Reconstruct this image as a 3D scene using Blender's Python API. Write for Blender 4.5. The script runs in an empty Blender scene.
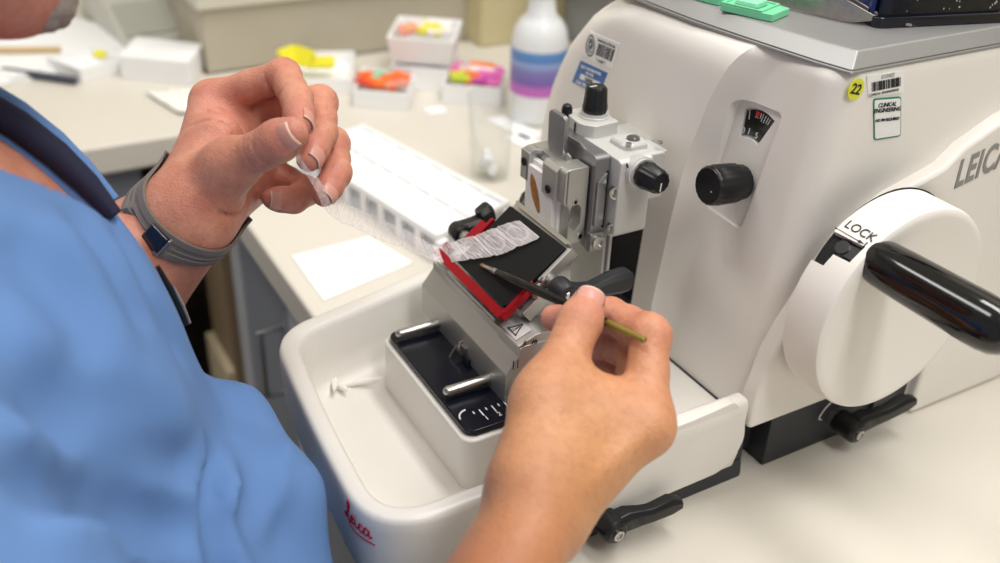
import bpy, bmesh, math, random
import numpy as np
from mathutils import Vector, Matrix, noise as mnoise
random.seed(7); np.random.seed(7)
PI = math.pi
COL = bpy.context.scene.collection
SCN = bpy.context.scene
BENCH = 0.75                      # bench top above the floor; coordinates below are measured from the bench top

# ------------------------------------------------------------------ materials
def lin(c):
    return tuple((v/12.92 if v <= .04045 else ((v+.055)/1.055)**2.4) for v in (x/255 for x in c))
def M(name, rgb, rough=.5, metal=0., var=.04, vscale=30., bump=0., bscale=400., spec=.5, trans=0., alpha=1., sss=0., coat=0., rgb2=None, stretch=(1,1,1), ior=1.45, bdist=.001):
    m = bpy.data.materials.new(name); m.use_nodes = True
    nt = m.node_tree; b = nt.nodes['Principled BSDF']
    tc = nt.nodes.new('ShaderNodeTexCoord'); mp = nt.nodes.new('ShaderNodeMapping'); mp.inputs['Scale'].default_value = stretch
    nt.links.new(tc.outputs['Object'], mp.inputs['Vector'])
    n = nt.nodes.new('ShaderNodeTexNoise'); n.inputs['Scale'].default_value = vscale; n.inputs['Detail'].default_value = 4
    nt.links.new(mp.outputs['Vector'], n.inputs['Vector'])
    mx = nt.nodes.new('ShaderNodeMix'); mx.data_type = 'RGBA'
    c = lin(rgb); c2 = lin(rgb2) if rgb2 else tuple(max(0, v*(1-var*2)) for v in c)
    mx.inputs[6].default_value = (*c, 1); mx.inputs[7].default_value = (*c2, 1)
    nt.links.new(n.outputs['Fac'], mx.inputs[0]); nt.links.new(mx.outputs[2], b.inputs['Base Color'])
    b.inputs['Roughness'].default_value = rough; b.inputs['Metallic'].default_value = metal
    b.inputs['Specular IOR Level'].default_value = spec; b.inputs['Transmission Weight'].default_value = trans
    b.inputs['Alpha'].default_value = alpha; b.inputs['Coat Weight'].default_value = coat; b.inputs['IOR'].default_value = ior
    if sss:
        b.inputs['Subsurface Weight'].default_value = sss
        b.inputs['Subsurface Radius'].default_value = (1., .35, .2); b.inputs['Subsurface Scale'].default_value = .004
    if bump:
        n2 = nt.nodes.new('ShaderNodeTexNoise'); n2.inputs['Scale'].default_value = bscale; n2.inputs['Detail'].default_value = 3
        nt.links.new(mp.outputs['Vector'], n2.inputs['Vector'])
        bp = nt.nodes.new('ShaderNodeBump'); bp.inputs['Strength'].default_value = bump; bp.inputs['Distance'].default_value = bdist
        nt.links.new(n2.outputs['Fac'], bp.inputs['Height']); nt.links.new(bp.outputs['Normal'], b.inputs['Normal'])
    return m
W_HOUSE = M('ivory_enamel', (237,232,225), .38, var=.015, bump=.06, bscale=900, bdist=.0005)
W_TRAY = M('white_plastic', (229,225,218), .32, var=.015, bump=.03, bscale=600, bdist=.0005)
BLACK = M('black_plastic', (22,22,24), .35, var=.1)
BLACK_G = M('black_gloss', (10,10,12), .12, var=.05, coat=.4)
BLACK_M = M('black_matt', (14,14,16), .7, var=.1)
CHAR = M('charcoal_paint', (52,53,58), .5, var=.08, bump=.05)
NAVY = M('dark_navy_enamel', (13,17,30), .25, var=.15, vscale=60, spec=.35)
ALU = M('anodised_aluminium', (196,195,190), .42, metal=.85, var=.04, bump=.05, bscale=1500, bdist=.0003)
ALU_L = M('pale_satin_metal', (212,211,208), .45, metal=.45, var=.03)
ALU_D = M('grey_satin_metal', (160,160,162), .35, metal=.85, var=.05)
STEEL = M('polished_steel', (196,194,191), .3, metal=1., var=.08, vscale=90)
GREYTOP = M('grey_cast_metal', (168,167,166), .45, metal=.55, var=.06, bump=.08, bscale=1800, bdist=.0003)
RED = M('red_anodised_metal', (176,16,34), .3, metal=.55, var=.12, vscale=60)
REDP = M('red_print', (176,22,62), .5)
WHITE = M('white_paint_print', (238,238,236), .5)
GREYP = M('grey_print', (146,144,140), .5)
BLACKP = M('black_print', (28,28,30), .55)
LABEL = M('white_label_paper', (244,243,240), .45)

# ------------------------------------------------------------------ mesh helpers
def setp(o, **k):
    for a, v in k.items(): o[a] = v
    return o
def finish(name, bm, mats, parent=None, smooth=True, bevel=0., seg=2, ang=35, solid=False):
    """link a bmesh as ONE mesh object with its origin at the middle of its base"""
    bmesh.ops.recalc_face_normals(bm, faces=bm.faces)
    vs = [v.co for v in bm.verts]
    lo = Vector((min(v.x for v in vs), min(v.y for v in vs), min(v.z for v in vs)))
    hi = Vector((max(v.x for v in vs), max(v.y for v in vs), max(v.z for v in vs)))
    org = Vector(((lo.x+hi.x)/2, (lo.y+hi.y)/2, lo.z))
    bmesh.ops.translate(bm, verts=bm.verts, vec=-org)
    me = bpy.data.meshes.new(name); bm.to_mesh(me); bm.free()
    return link(name, me, mats, parent, org, smooth, bevel, seg, ang)
def link(name, me, mats, parent, org, smooth=True, bevel=0., seg=2, ang=35):
    if not isinstance(mats, (list, tuple)): mats = [mats]
    for m in mats: me.materials.append(m)
    o = bpy.data.objects.new(name, me); COL.objects.link(o); o.location = org
    if parent is not None: attach(o, parent)
    if smooth:
        for p in me.polygons: p.use_smooth = True
    if bevel:
        md = o.modifiers.new('edge', 'BEVEL'); md.width = bevel; md.segments = seg; md.limit_method = 'ANGLE'; md.angle_limit = math.radians(ang); md.harden_normals = True
    if smooth: me.set_sharp_from_angle(angle=math.radians(40))
    return o
def world_loc(o):
    return o.location if o.parent is None else o.location
def attach(o, parent):
    o.parent = parent
    o.matrix_parent_inverse = PINV[parent.name]
    PINV[o.name] = (Matrix.Translation(o.location)).inverted()
PINV = {}
def reg(o):
    PINV[o.name] = Matrix.Translation(o.location).inverted(); return o
def thing(name, loc, label, cat, group=None):
    o = bpy.data.objects.new(name, None); COL.objects.link(o); o.location = loc; o.empty_display_size = .02
    setp(o, label=label, category=cat)
    if group: o['group'] = group
    return reg(o)
def tag(o, label, cat, group=None):
    setp(o, label=label, category=cat)
    if group: o['group'] = group
    return reg(o)
def B(): return bmesh.new()
def box(bm, x0, x1, y0, y1, z0, z1, mat=0):
    return hexa(bm, [(x0,y0,z0),(x1,y0,z0),(x1,y1,z0),(x0,y1,z0),(x0,y0,z1),(x1,y0,z1),(x1,y1,z1),(x0,y1,z1)], mat)
def hexa(bm, c, mat=0):
    v = [bm.verts.new(p) for p in c]
    for f in ((0,3,2,1),(4,5,6,7),(0,1,5,4),(1,2,6,5),(2,3,7,6),(3,0,4,7)):
        fc = bm.faces.new([v[i] for i in f]); fc.material_index = mat
    return v
def prism(bm, bottom, top, mat=0):
    """closed solid between two equal polygons (lists of 3D points)"""
    a = [bm.verts.new(p) for p in bottom]; b = [bm.verts.new(p) for p in top]; n = len(a)
    for f in [a[::-1], b] + [[a[i], a[(i+1) % n], b[(i+1) % n], b[i]] for i in range(n)]:
        fc = bm.faces.new(f); fc.material_index = mat
def prx(bm, poly, x0, x1, mat=0): prism(bm, [(x0,y,z) for y, z in poly], [(x1,y,z) for y, z in poly], mat)
def pry(bm, poly, y0, y1, mat=0): prism(bm, [(x,y0,z) for x, z in poly], [(x,y1,z) for x, z in poly], mat)
def prz(bm, poly, z0, z1, mat=0): prism(bm, [(x,y,z0) for x, y in poly], [(x,y,z1) for x, y in poly], mat)
def frame(d, up=None):
    d = Vector(d).normalized()
    up = Vector(up) if up is not None else (Vector((0,0,1)) if abs(d.z) < .9 else Vector((0,1,0)))
    u = up.cross(d).normalized(); return d, u, d.cross(u)
def lathe(bm, p0, d, prof, seg=32, mat=0, up=None, flute=None):
    """prof: list of (distance along d, radius); capped at both ends"""
    d, u, w = frame(d, up); p0 = Vector(p0); rings = []
    for t, r in prof:
        ring = []
        for i in range(seg):
            a = 2*PI*i/seg
            rr = r*(1+(flute*math.cos(a*seg/4) if flute else 0))
            ring.append(bm.verts.new(p0+d*t+(u*math.cos(a)+w*math.sin(a))*rr))
        rings.append(ring)
    for A, Bq in zip(rings, rings[1:]):
        for i in range(seg):
            f = bm.faces.new((A[i], A[(i+1) % seg], Bq[(i+1) % seg], Bq[i])); f.material_index = mat
    for ring, rev in ((rings[0], True), (rings[-1], False)):
        f = bm.faces.new(ring[::-1] if rev else ring); f.material_index = mat
def cyl(bm, p0, p1, r0, r1=None, seg=24, mat=0):
    d = Vector(p1)-Vector(p0); lathe(bm, p0, d, [(0, r0), (d.length, r0 if r1 is None else r1)], seg, mat)
def tube(bm, pts, r, seg=10, mat=0):
    pts = [Vector(p) for p in pts]; n = len(pts); rr = r if isinstance(r, (list, tuple)) else [r]*n; rings = []; up = None
    for i, p in enumerate(pts):
        t = (pts[min(i+1, n-1)]-pts[max(i-1, 0)]).normalized()
        if up is None: up = frame(t)[1]
        u = (up-t*up.dot(t)).normalized(); w = t.cross(u); up = u
        rings.append([bm.verts.new(p+(u*math.cos(2*PI*k/seg)+w*math.sin(2*PI*k/seg))*rr[i]) for k in range(seg)])
    for A, Bq in zip(rings, rings[1:]):
        for i in range(seg):
            f = bm.faces.new((A[i], A[(i+1) % seg], Bq[(i+1) % seg], Bq[i])); f.material_index = mat
    for ring in (rings[0][::-1], rings[-1]):
        f = bm.faces.new(ring); f.material_index = mat
def rrect(x0, x1, y0, y1, r, n=5):
    out = []
    for cx, cy, a0 in ((x1-r, y1-r, 0), (x0+r, y1-r, 90), (x0+r, y0+r, 180), (x1-r, y0+r, 270)):
        for k in range(n+1):
            a = math.radians(a0+90*k/n); out.append((cx+r*math.cos(a), cy+r*math.sin(a)))
    return out
def smooth_poly(poly, r, n=5):
    """round the corners of a 2D polygon (r: one radius or one per corner)"""
    out = []; N = len(poly)
    for i in range(N):
        p = Vector(poly[i]); a = Vector(poly[i-1]); b = Vector(poly[(i+1) % N])
        ri = r[i] if isinstance(r, (list, tuple)) else r
        if ri <= 0: out.append(tuple(p)); continue
        da = a-p; db = b-p; ri = min(ri, da.length*.48, db.length*.48)
        A = p+da.normalized()*ri; Bq = p+db.normalized()*ri
        for k in range(n+1):
            t = k/n; out.append(tuple(A*(1-t)**2+p*2*t*(1-t)+Bq*t*t))
    return out
def interp(x, xs, ys): return float(np.interp(x, xs, ys))
def smoothstep(t): t = min(1., max(0., t)); return t*t*(3-2*t)
def boolean_cut(o, cutters):
    """bake the difference of o and the cutters into o's mesh; the cutters are removed"""
    for c in cutters:
        md = o.modifiers.new('cut', 'BOOLEAN'); md.operation = 'DIFFERENCE'; md.object = c; md.solver = 'EXACT'
    bpy.context.view_layer.update()
    dg = bpy.context.evaluated_depsgraph_get(); me = bpy.data.meshes.new_from_object(o.evaluated_get(dg))
    for md in list(o.modifiers):
        if md.type == 'BOOLEAN': o.modifiers.remove(md)
    old = o.data; o.data = me; bpy.data.meshes.remove(old)
    for c in cutters:
        d = c.data; bpy.data.objects.remove(c); bpy.data.meshes.remove(d)
    for p in me.polygons: p.use_smooth = True
    me.set_sharp_from_angle(angle=math.radians(32))
def cutter(bm):
    bmesh.ops.recalc_face_normals(bm, faces=bm.faces)
    me = bpy.data.meshes.new('cutter'); bm.to_mesh(me); bm.free()
    o = bpy.data.objects.new('cutter', me); COL.objects.link(o); return o
def text(name, body, size, loc, xd, yd, mat, parent, ext=.0002, bold=0., align='CENTER', shear=0., spacing=1.):
    """lettering as a thin solid; xd runs along the line, yd up the letters"""
    cu = bpy.data.curves.new('type', 'FONT'); cu.body = body; cu.size = size; cu.extrude = ext; cu.offset = bold; cu.align_x = align; cu.align_y = 'CENTER'
    cu.shear = shear; cu.space_character = spacing; cu.resolution_u = 4
    tmp = bpy.data.objects.new('type', cu); COL.objects.link(tmp); bpy.context.view_layer.update()
    me = bpy.data.meshes.new_from_object(tmp.evaluated_get(bpy.context.evaluated_depsgraph_get()))
    bpy.data.objects.remove(tmp); bpy.data.curves.remove(cu)
    xd = Vector(xd).normalized(); yd = (Vector(yd)-xd*Vector(yd).dot(xd)).normalized(); zd = xd.cross(yd)
    R3 = Matrix((xd, yd, zd)).transposed().to_4x4(); me.transform(R3)
    me.name = name; me.materials.clear()
    return link(name, me, mat, parent, Vector(loc), smooth=False)
def plate(bm, c, xd, yd, poly, t, mat=0):
    """thin solid plate: 2D polygon on the plane through c, raised by t along the normal"""
    xd = Vector(xd).normalized(); yd = (Vector(yd)-xd*Vector(yd).dot(xd)).normalized(); zd = xd.cross(yd); c = Vector(c)
    prism(bm, [c+xd*x+yd*y for x, y in poly], [c+xd*x+yd*y+zd*t for x, y in poly], mat)
def copy_thing(o, loc, label=None, rz=None):
    c = o.copy(); COL.objects.link(c); c.location = loc
    if rz is not None: c.rotation_euler.z = rz
    if label: c['label'] = label
    for ch in list(o.children):
        d = ch.copy(); COL.objects.link(d); d.parent = c; d.matrix_parent_inverse = ch.matrix_parent_inverse
        for g in list(ch.children):
            e = g.copy(); COL.objects.link(e); e.parent = d; e.matrix_parent_inverse = g.matrix_parent_inverse
    return c
X3, Y3, Z3 = Vector((1,0,0)), Vector((0,1,0)), Vector((0,0,1))
# ================================================================== MICROTOME
MT = thing('microtome', (-.46, .5, 0), 'ivory white rotary microtome with black crank handwheel standing on the bench', 'microtome')
def panel_y(z): return .381+(z-.046)*.1
def hood_y(z):
    y = .374+(z-.046)*.048
    return y+(max(0, z-.246)/.02)**2*.008
def crest_x(z): return interp(z, [.046,.08,.15,.19,.23,.255,.27], [-.434,-.433,-.4295,-.4255,-.416,-.406,-.397])
def left_x(z): return interp(z, [.0,.14,.18,.211,.24,.257,.266], [-.647,-.637,-.625,-.607,-.579,-.553,-.533])
def front_y(x, z):
    xc = crest_x(z); hy = hood_y(z)+.6*(x+.47)**2; py = panel_y(z)
    w = .021
    t = (x-xc)/w
    if t <= 0: return hy
    if t >= 1: return py
    s = math.sin(t*PI/2)**.85
    return hy+(py-hy)*s
XR = -.336
def housing_ring(z):
    inset = 0.
    if z > .262: inset = .004*(z-.262)/.006
    xr = XR-inset*.3-(z-.046)*.012; xl = left_x(z); pts = []
    pts.append((xr, .70))
    for y in (.62,.58,.54,.5,.46,.43): pts.append((xr, y))
    rR, rL = .016, .055
    xs = [xr-rR*(1-math.cos(math.radians(a))) for a in range(0, 91, 10)]
    x0 = xr-rR; x1 = xl+rL
    xc = crest_x(z)
    brk = sorted(set([x0-(x0-(xc+.024))*k/6 for k in range(1, 7)]+[xc+.024-.024*k/14 for k in range(1, 15)]+[xc-(xc-x1)*k/14 for k in range(1, 15)]), reverse=True)
    for i, x in enumerate(xs):
        d = x-(xr-rR); pts.append((x, front_y(x, z)+rR-math.sqrt(max(0, rR*rR-d*d))+inset))
    for x in brk: pts.append((x, front_y(x, z)+inset))
    for a in range(8, 91, 7):
        a = math.radians(a); pts.append((x1-rL*math.sin(a), front_y(x1, z)+rL*(1-math.cos(a))+inset))
    pts.append((xl, .56)); pts.append((xl, .70))
    return pts
bm = B(); rings = []
zs = [.046,.06,.08,.1,.12,.14,.16,.175,.19,.2,.21,.22,.23,.238,.244,.249,.253,.257,.26,.263,.266,.268]
for z in zs: rings.append([bm.verts.new((x, y, z)) for x, y in housing_ring(z)])
n = len(rings[0])
for a, b in zip(rings, rings[1:]):
    for i in range(n): bm.faces.new((a[i], a[(i+1) % n], b[(i+1) % n], b[i]))
bm.faces.new(rings[0][::-1]); bm.faces.new(rings[-1])
housing = finish('housing', bm, W_HOUSE, MT)
cb = B(); box(cb, -.540, -.4535, .33, .46, .03, .165); c1 = cutter(cb)                        # slot the specimen head rides in
PAN = smooth_poly([(-.4150,.159),(-.3800,.158),(-.3715,.2345),(-.4080,.2325)], [.006,.006,.005,.008])
cb = B(); prism(cb, [(x, panel_y(z)-.02, z) for x, z in PAN], [(x, panel_y(z)+.0022, z) for x, z in PAN]); c2 = cutter(cb)
FAN = [(-.3945,.2275),(-.3895,.2298),(-.384,.2308),(-.3775,.2304),(-.3715,.2285),(-.379,.2122),(-.384,.2136),(-.3885,.2135),(-.3935,.2118)]
FAN = [(-.385+(x+.385)*.95-.0075, .221+(z-.221)*.95-.0015) for x, z in FAN]
FANo = [(x+(x+.3925)*.12, z+(z-.221)*.14) for x, z in FAN]
cb = B(); prism(cb, [(x, panel_y(z)-.02, z) for x, z in FANo], [(x, panel_y(z)+.0042, z) for x, z in FANo]); c3 = cutter(cb)
# the right hand side stops short of the bench in front, over the black base
boolean_cut(housing, [c1, c2, c3])
bm = B(); prx(bm, [(.5375,.0),(.70,.0),(.70,.05),(.5375,.05)], -.6, XR+.0003); prx(bm, [(.60,.0),(.70,.0),(.70,.05),(.60,.05)], -.64, -.6)
finish('rear_skirt', bm, W_HOUSE, MT, bevel=.0015)
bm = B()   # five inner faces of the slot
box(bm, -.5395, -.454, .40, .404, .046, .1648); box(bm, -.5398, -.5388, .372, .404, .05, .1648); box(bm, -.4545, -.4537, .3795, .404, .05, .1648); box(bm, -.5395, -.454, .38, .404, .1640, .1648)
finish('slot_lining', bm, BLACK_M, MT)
# raised fairing round the handwheel
FR = [(.377,.0465),(.378,.0705),(.3852,.1015),(.394,.119),(.405,.148),(.425,.174),(.455,.189),(.4968,.2004),(.5104,.2108),(.5413,.2234),(.60,.236),(.699,.243),(.699,.001),(.538,.001),(.538,.0465)]
bm = B(); prx(bm, FR, XR-.006, -.3285); bm.verts.ensure_lookup_table()
finish('side_fairing', bm, W_HOUSE, MT, bevel=.003, seg=3, ang=25)
bm = B(); lathe(bm, (-.3287,.4425,.1345), X3, [(0,.040),(.0070,.040)], 64); lathe(bm, (-.3218,.4461,.1402), X3, [(0,.0596),(.0018,.0600)], 64); finish('wheel_gap_shade', bm, BLACK_M, MT)  # hub disc and an offset black ring painting the dark gap behind the wheel
# top plate
TO = [(-.3385,.4085),(-.36,.4035),(-.4124,.3955),(-.4492,.3912),(-.4908,.3895),(-.52,.3915),(-.545,.400),(-.545,.70),(-.3385,.70)]
TI = [(-.3445,.4165),(-.365,.4115),(-.4124,.4035),(-.4492,.3992),(-.4908,.3975),(-.515,.3995),(-.536,.408),(-.536,.694),(-.3445,.694)]
bm = B()
prism(bm, [(x, y, .2655) for x, y in TO], [(x, y, .268) for x, y in TO]); prism(bm, [(x, y, .2679) for x, y in TO], [(x, y, .2765) for x, y in TI])
finish('top_plate', bm, GREYTOP, MT, bevel=.0012, ang=20)
# base
bm = B()
prx(bm, [(.4055,.0),(.5372,.0),(.5372,.046),(.413,.046),(.4125,.040),(.4055,.040)], -.62, -.3365)
prx(bm, [(.3722,.003),(.386,.001),(.386,.043),(.3722,.043)], -.62, -.3465); prx(bm, [(.3722,.003),(.386,.001),(.3835,.0465),(.3722,.0465)], -.3470, -.337)
prx(bm, [(.383,.004),(.41,.004),(.41,.0465),(.383,.0465)], -.62, -.352)
prx(bm, [(.379,.0415),(.44,.0415),(.44,.0468),(.379,.0468)], -.62, -.3362)
prx(bm, [(.50,.001),(.52,.001),(.52,.04),(.50,.04)], -.34, -.333)
finish('base', bm, CHAR, MT, bevel=.0008)
bm = B(); prx(bm, smooth_poly([(.16,.0),(.386,.0),(.384,.0155),(.16,.0155)], .003), -.56, -.3355); finish('front_base_plate', bm, CHAR, MT, bevel=.001)
for fx, fy in ((-.346,.348), (-.346,.415), (-.346,.55), (-.55,.55)):
    bm = B(); cyl(bm, (fx,fy,.0002), (fx,fy,.004), .0085); finish('foot', bm, BLACK, MT)

def clamp_lever(name, hub, arm, length, mat=BLACK, parent=MT, dx=.016, r=.0082):
    """hub turning about X with a tapered arm and a screw in the middle"""
    hub = Vector(hub); a = Vector(arm).normalized(); up = X3.cross(a)
    bm = B(); cyl(bm, hub-X3*dx, hub, r*1.02, r, 24); cyl(bm, hub, hub+X3*.0022, r, r*.72, 24)
    secs = [(0,.0055,.0135,-.0012), (.011,.0075,.012,-.001), (.02,.0062,.0095,.0), (length*.55,.0056,.0095,.0012), (length*.85,.0064,.0105,.0018), (length,.0035,.007,.002)]
    prev = None
    for t, h, w, off in secs:
        c = hub+a*t-X3*(w*.5-.0005)+X3*off
        ring = [bm.verts.new(c+up*h*sy+X3*w*.5*sx) for sx, sy in ((1,.55),(1,-.55),(.6,-1),(-.6,-1),(-1,-.55),(-1,.55),(-.6,1),(.6,1))]
        if prev:
            for i in range(8): bm.faces.new((prev[i], prev[(i+1) % 8], ring[(i+1) % 8], ring[i]))
        else: bm.faces.new(ring[::-1])
        prev = ring
    bm.faces.new(prev)
    o = finish(name, bm, mat, parent, bevel=.0007)
    bm = B(); lathe(bm, hub+X3*.0018, X3, [(0,.0036),(.0016,.0036),(.0018,.0022),(.0008,.002)], 18); finish('screw', bm, STEEL, o)
    return o
lv = clamp_lever('clamp_lever', (-.316,.4655,.0205), (0,.97,.16), .053); 
bm = B(); cyl(bm, (-.337,.4655,.0205), (-.331,.4655,.0205), .0062); finish('spindle', bm, STEEL, lv)
lv = clamp_lever('clamp_lever', (-.3165,.2715,.0195), (0,.97,.05), .047)
bm = B(); cyl(bm, (-.337,.2715,.0195), (-.331,.2715,.0195), .006); finish('spindle', bm, STEEL, lv)
bm = B()   # printed arc with a small ring beside the rear lever
arc = [(-.3361, .4655+.0155*math.cos(math.radians(a)), .0205+.0155*math.sin(math.radians(a))) for a in range(55, 171, 12)]
tube(bm, arc, .0005, 6)
for (yy, zz) in ((.4762,.0335),): lathe(bm, (-.3364,yy,zz), X3, [(0,.0022),(.0006,.0022),(.0006,.0015),(.0003,.0014)], 14)
tube(bm, [(-.336,.4505,.0265),(-.336,.4503,.0232),(-.336,.453,.0218)], .0005, 6)
finish('lock_symbol', bm, WHITE, MT)

# handwheel
WC = Vector((-.3225, .4425, .1345))
bm = B(); R = .0658
lathe(bm, WC, X3, [(.0025,.058),(.0025,R-.001),(.0033,R),(.026,R-.0003),(.0282,R-.0011),(.0294,R-.0028),(.0297,R-.0055),(.0293,R-.010),(.0285,R-.015),(.0283,.0)], 128)
bmesh.ops.remove_doubles(bm, verts=bm.verts, dist=1e-6)
wheel = finish('handwheel', bm, W_HOUSE, MT)
def rim(a, ax, r): a = math.radians(a); return (WC.x+ax, WC.y+r*math.cos(a), WC.z+r*math.sin(a))
NOT = [(147.2,.001),(130.2,.001),(129.2,.0245),(139.2,.0235),(139.8,.0125),(146.8,.0115)]
def densify(p, st=2.5):
    out = []
    for i in range(len(p)):
        a, b = p[i], p[(i+1) % len(p)]; n = max(1, int(abs(a[0]-b[0])/st))
        for k in range(n): out.append((a[0]+(b[0]-a[0])*k/n, a[1]+(b[1]-a[1])*k/n))
    return out
ND = densify(NOT)
cb = B(); prism(cb, [rim(a, x, .055) for a, x in ND], [rim(a, x, .072) for a, x in ND]); bmesh.ops.triangulate(cb, faces=[f for f in cb.faces if len(f.verts) > 4]); boolean_cut(wheel, [cutter(cb)])
NI = [(a*(1-.02)+138.5*.02, x) for a, x in densify([(147.1,.0028),(130.3,.0028),(129.4,.0243),(139.1,.0233),(139.7,.0123),(146.7,.0113)])]
bm = B(); prism(bm, [rim(a, x, .0552) for a, x in NI], [rim(a, x, .0615) for a, x in NI]); bmesh.ops.triangulate(bm, faces=[f for f in bm.faces if len(f.verts) > 4])
finish('lock_recess', bm, BLACK_M, wheel, smooth=False)
bm = B(); lathe(bm, rim(134.5,.0125,.060), Vector(rim(134.5,.0125,.07))-Vector(rim(134.5,.0125,.061)), [(0,.0055),(.003,.0055),(.004,.0042)], 20)
prism(bm, [rim(a, x, .061) for a, x in ((131,.012),(130.6,.023),(138,.0222),(138.2,.012))], [rim(a, x, .0635) for a, x in ((131,.012),(130.6,.023),(138,.0222),(138.2,.012))])
finish('lock_slider', bm, BLACK, wheel, bevel=.0004)
# LOCK, an arrow and a stop bar printed across the rim above the recess
aa = 124.6; nrm = Vector((0, math.cos(math.radians(aa)), math.sin(math.radians(aa)))); tng = Vector((0, -math.sin(math.radians(aa)), math.cos(math.radians(aa))))
text('lock_lettering', 'LOCK', .0076, Vector(rim(aa-.9,.0155,.0660)), X3, -tng, BLACKP, wheel, ext=.0001)
bm = B(); c = Vector(rim(aa+3.7,.0125,.0655))
nn = Vector((0, math.cos(math.radians(aa+3.7)), math.sin(math.radians(aa+3.7)))); tt = -Vector((0, -math.sin(math.radians(aa+3.7)), math.cos(math.radians(aa+3.7))))
plate(bm, c-nn*.0004, X3, tt, [(-.0105,-.0002),(.0075,-.0002),(.0075,.0002),(-.0105,.0002)], .0008)
plate(bm, c-nn*.0004, X3, tt, [(.0065,-.001),(.0065,.001),(.0102,0)], .0008)
plate(bm, c-nn*.0004, X3, tt, [(.0108,-.0022),(.0114,-.0022),(.0114,.0018),(.0108,.0018)], .0008)
finish('lock_arrow', bm, BLACKP, wheel, smooth=False)
HB = Vector((-.2955, .4096, .1765))
bm = B(); lathe(bm, HB, X3, [(-.001,.0118),(0,.0122),(.006,.0130),(.02,.0134),(.05,.0138),(.064,.0140),(.072,.0137),(.078,.0126),(.082,.0105),(.085,.007),(.0862,.003),(.0864,.0)], 48)
bmesh.ops.remove_doubles(bm, verts=bm.verts, dist=1e-6); finish('crank_handle', bm, BLACK_G, wheel)
bm = B(); lathe(bm, (-.2965,.4425,.1322), X3, [(0,.0048),(.0017,.0048)], 24); finish('hole_plug', bm, BLACK_M, wheel)

# feed knob, scale window
pn = Vector((0,-1,.1)).normalized()
KB = Vector((-.3885, panel_y(.1865)-.003, .1865))
bm = B(); lathe(bm, KB, pn, [(-.002,.0105),(.004,.0108),(.0045,.0118),(.019,.0121),(.0205,.0114),(.022,.0118),(.0235,.0115),(.0245,.0105)], 72, flute=.012); kn = finish('feed_knob', bm, BLACK, MT)
bm = B(); cyl(bm, KB+pn*.0243+X3*.004+Z3*-.002, KB+pn*.0247+X3*.004+Z3*-.002, .0005, None, 8); finish('index_dot', bm, WHITE, kn)
pd = Vector((0,.1,1)).normalized()
def onp(x, z, off): return (x, panel_y(z)+off, z)
bm = B(); prism(bm, [onp(x, z, .0075) for x, z in FAN], [onp(x, z, .0031) for x, z in FAN]); sw = finish('scale_window', bm, BLACK_G, MT, smooth=False)
bm = B()
for i, (t, L) in enumerate([(.09,.5),(.36,.34),(.45,.34),(.54,.3),(.62,.42),(.72,.42),(.82,.34),(.9,.34)]):
    top = (FAN[0][0]+(FAN[4][0]-FAN[0][0])*t, FAN[0][1]+.0012+.0018*math.sin(t*PI)); fo = (-.3930,.195); d = Vector(top)-Vector(fo); d.normalize(); q = (d.y, -d.x)
    p0 = Vector(top)-d*.0008; p1 = p0-d*.011*L; w = .00016
    pl = [(p0.x-q[0]*w, p0.y-q[1]*w), (p0.x+q[0]*w, p0.y+q[1]*w), (p1.x+q[0]*w, p1.y+q[1]*w), (p1.x-q[0]*w, p1.y-q[1]*w)]
    prism(bm, [onp(x, z, .0033) for x, z in pl], [onp(x, z, .0028) for x, z in pl])
finish('scale_marks', bm, WHITE, sw, smooth=False)
bm = B(); pl = [(x-.0075, z-.0022) for x, z in ((-.3862,.2312),(-.3832,.2312),(-.3838,.2285),(-.3848,.2275),(-.3858,.2285))]; prism(bm, [onp(x, z-.001, .0033) for x, z in pl], [onp(x, z-.001, .0024) for x, z in pl]); finish('scale_pointer', bm, M('red_pointer', (190,30,36), .4), sw, smooth=False)
for s, x, z in (('0',-.4005,.2135),('1',-.3960,.2145),('5',-.3895,.2142)): text('scale_number', s, .0052, onp(x, z, .0029), X3, pd, WHITE, sw, ext=.0001)

# maker's name and labels on the right hand side
SX = -.3283
tilt = Vector((0,1,.11)).normalized(); tup = Vector((0,-.12,1)).normalized()
o = text('maker_lettering', 'LEICA', .0265, Vector((SX, .5088, .1925)), tilt, tup, GREYP, MT, ext=.0004, bold=.0006, align='LEFT', spacing=1.12)
o.matrix_basis = Matrix.Translation(o.location) @ Matrix.Diagonal((1,.6,1,1))
def side_label(name, yz, mat, r=.002, t=.0005):
    y0, y1, z0, z1 = yz; bm = B(); prx(bm, rrect(y0, y1, z0, z1, r), -.3390, -.3383+t-.0005); return finish(name, bm, mat, MT, smooth=False)
# the side leans in a little towards the top: x at height z
def sx(z): return XR-(z-.046)*.012+.0002
def side_plate(name, poly, mat, parent, z, lift=0., t=.0003):
    bm = B(); x = [sx(zz)+lift for _, zz in poly]
    prism(bm, [(x[i]-.0002, p[0], p[1]) for i, p in enumerate(poly)], [(x[i]+t, p[0], p[1]) for i, p in enumerate(poly)]); return finish(name, bm, mat, parent, smooth=False)
YEL = M('yellow_label_paper', (226,226,70), .5)
cy, cz, cr = .4145, .2575, .0058
dot = side_plate('number_sticker', [(cy+cr*math.cos(2*PI*k/28), cz+cr*1.05*math.sin(2*PI*k/28)) for k in range(28)], YEL, MT, .2575)
dot['label'] = 'round yellow sticker'
text('number_lettering', '22', .0078, (sx(.2575)+.0004, cy, cz), (0,1,-.28), (0,.28,1), BLACKP, dot, ext=.0001, bold=.0002)
lb = side_plate('barcode_label', smooth_poly([(.4205,.2645),(.4495,.2630),(.4540,.2502),(.4255,.2516)], .0015, 4), LABEL, MT, .257); lb['label'] = 'white barcode label'
bm = B(); rb = random.Random(3); y = .4255
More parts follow.
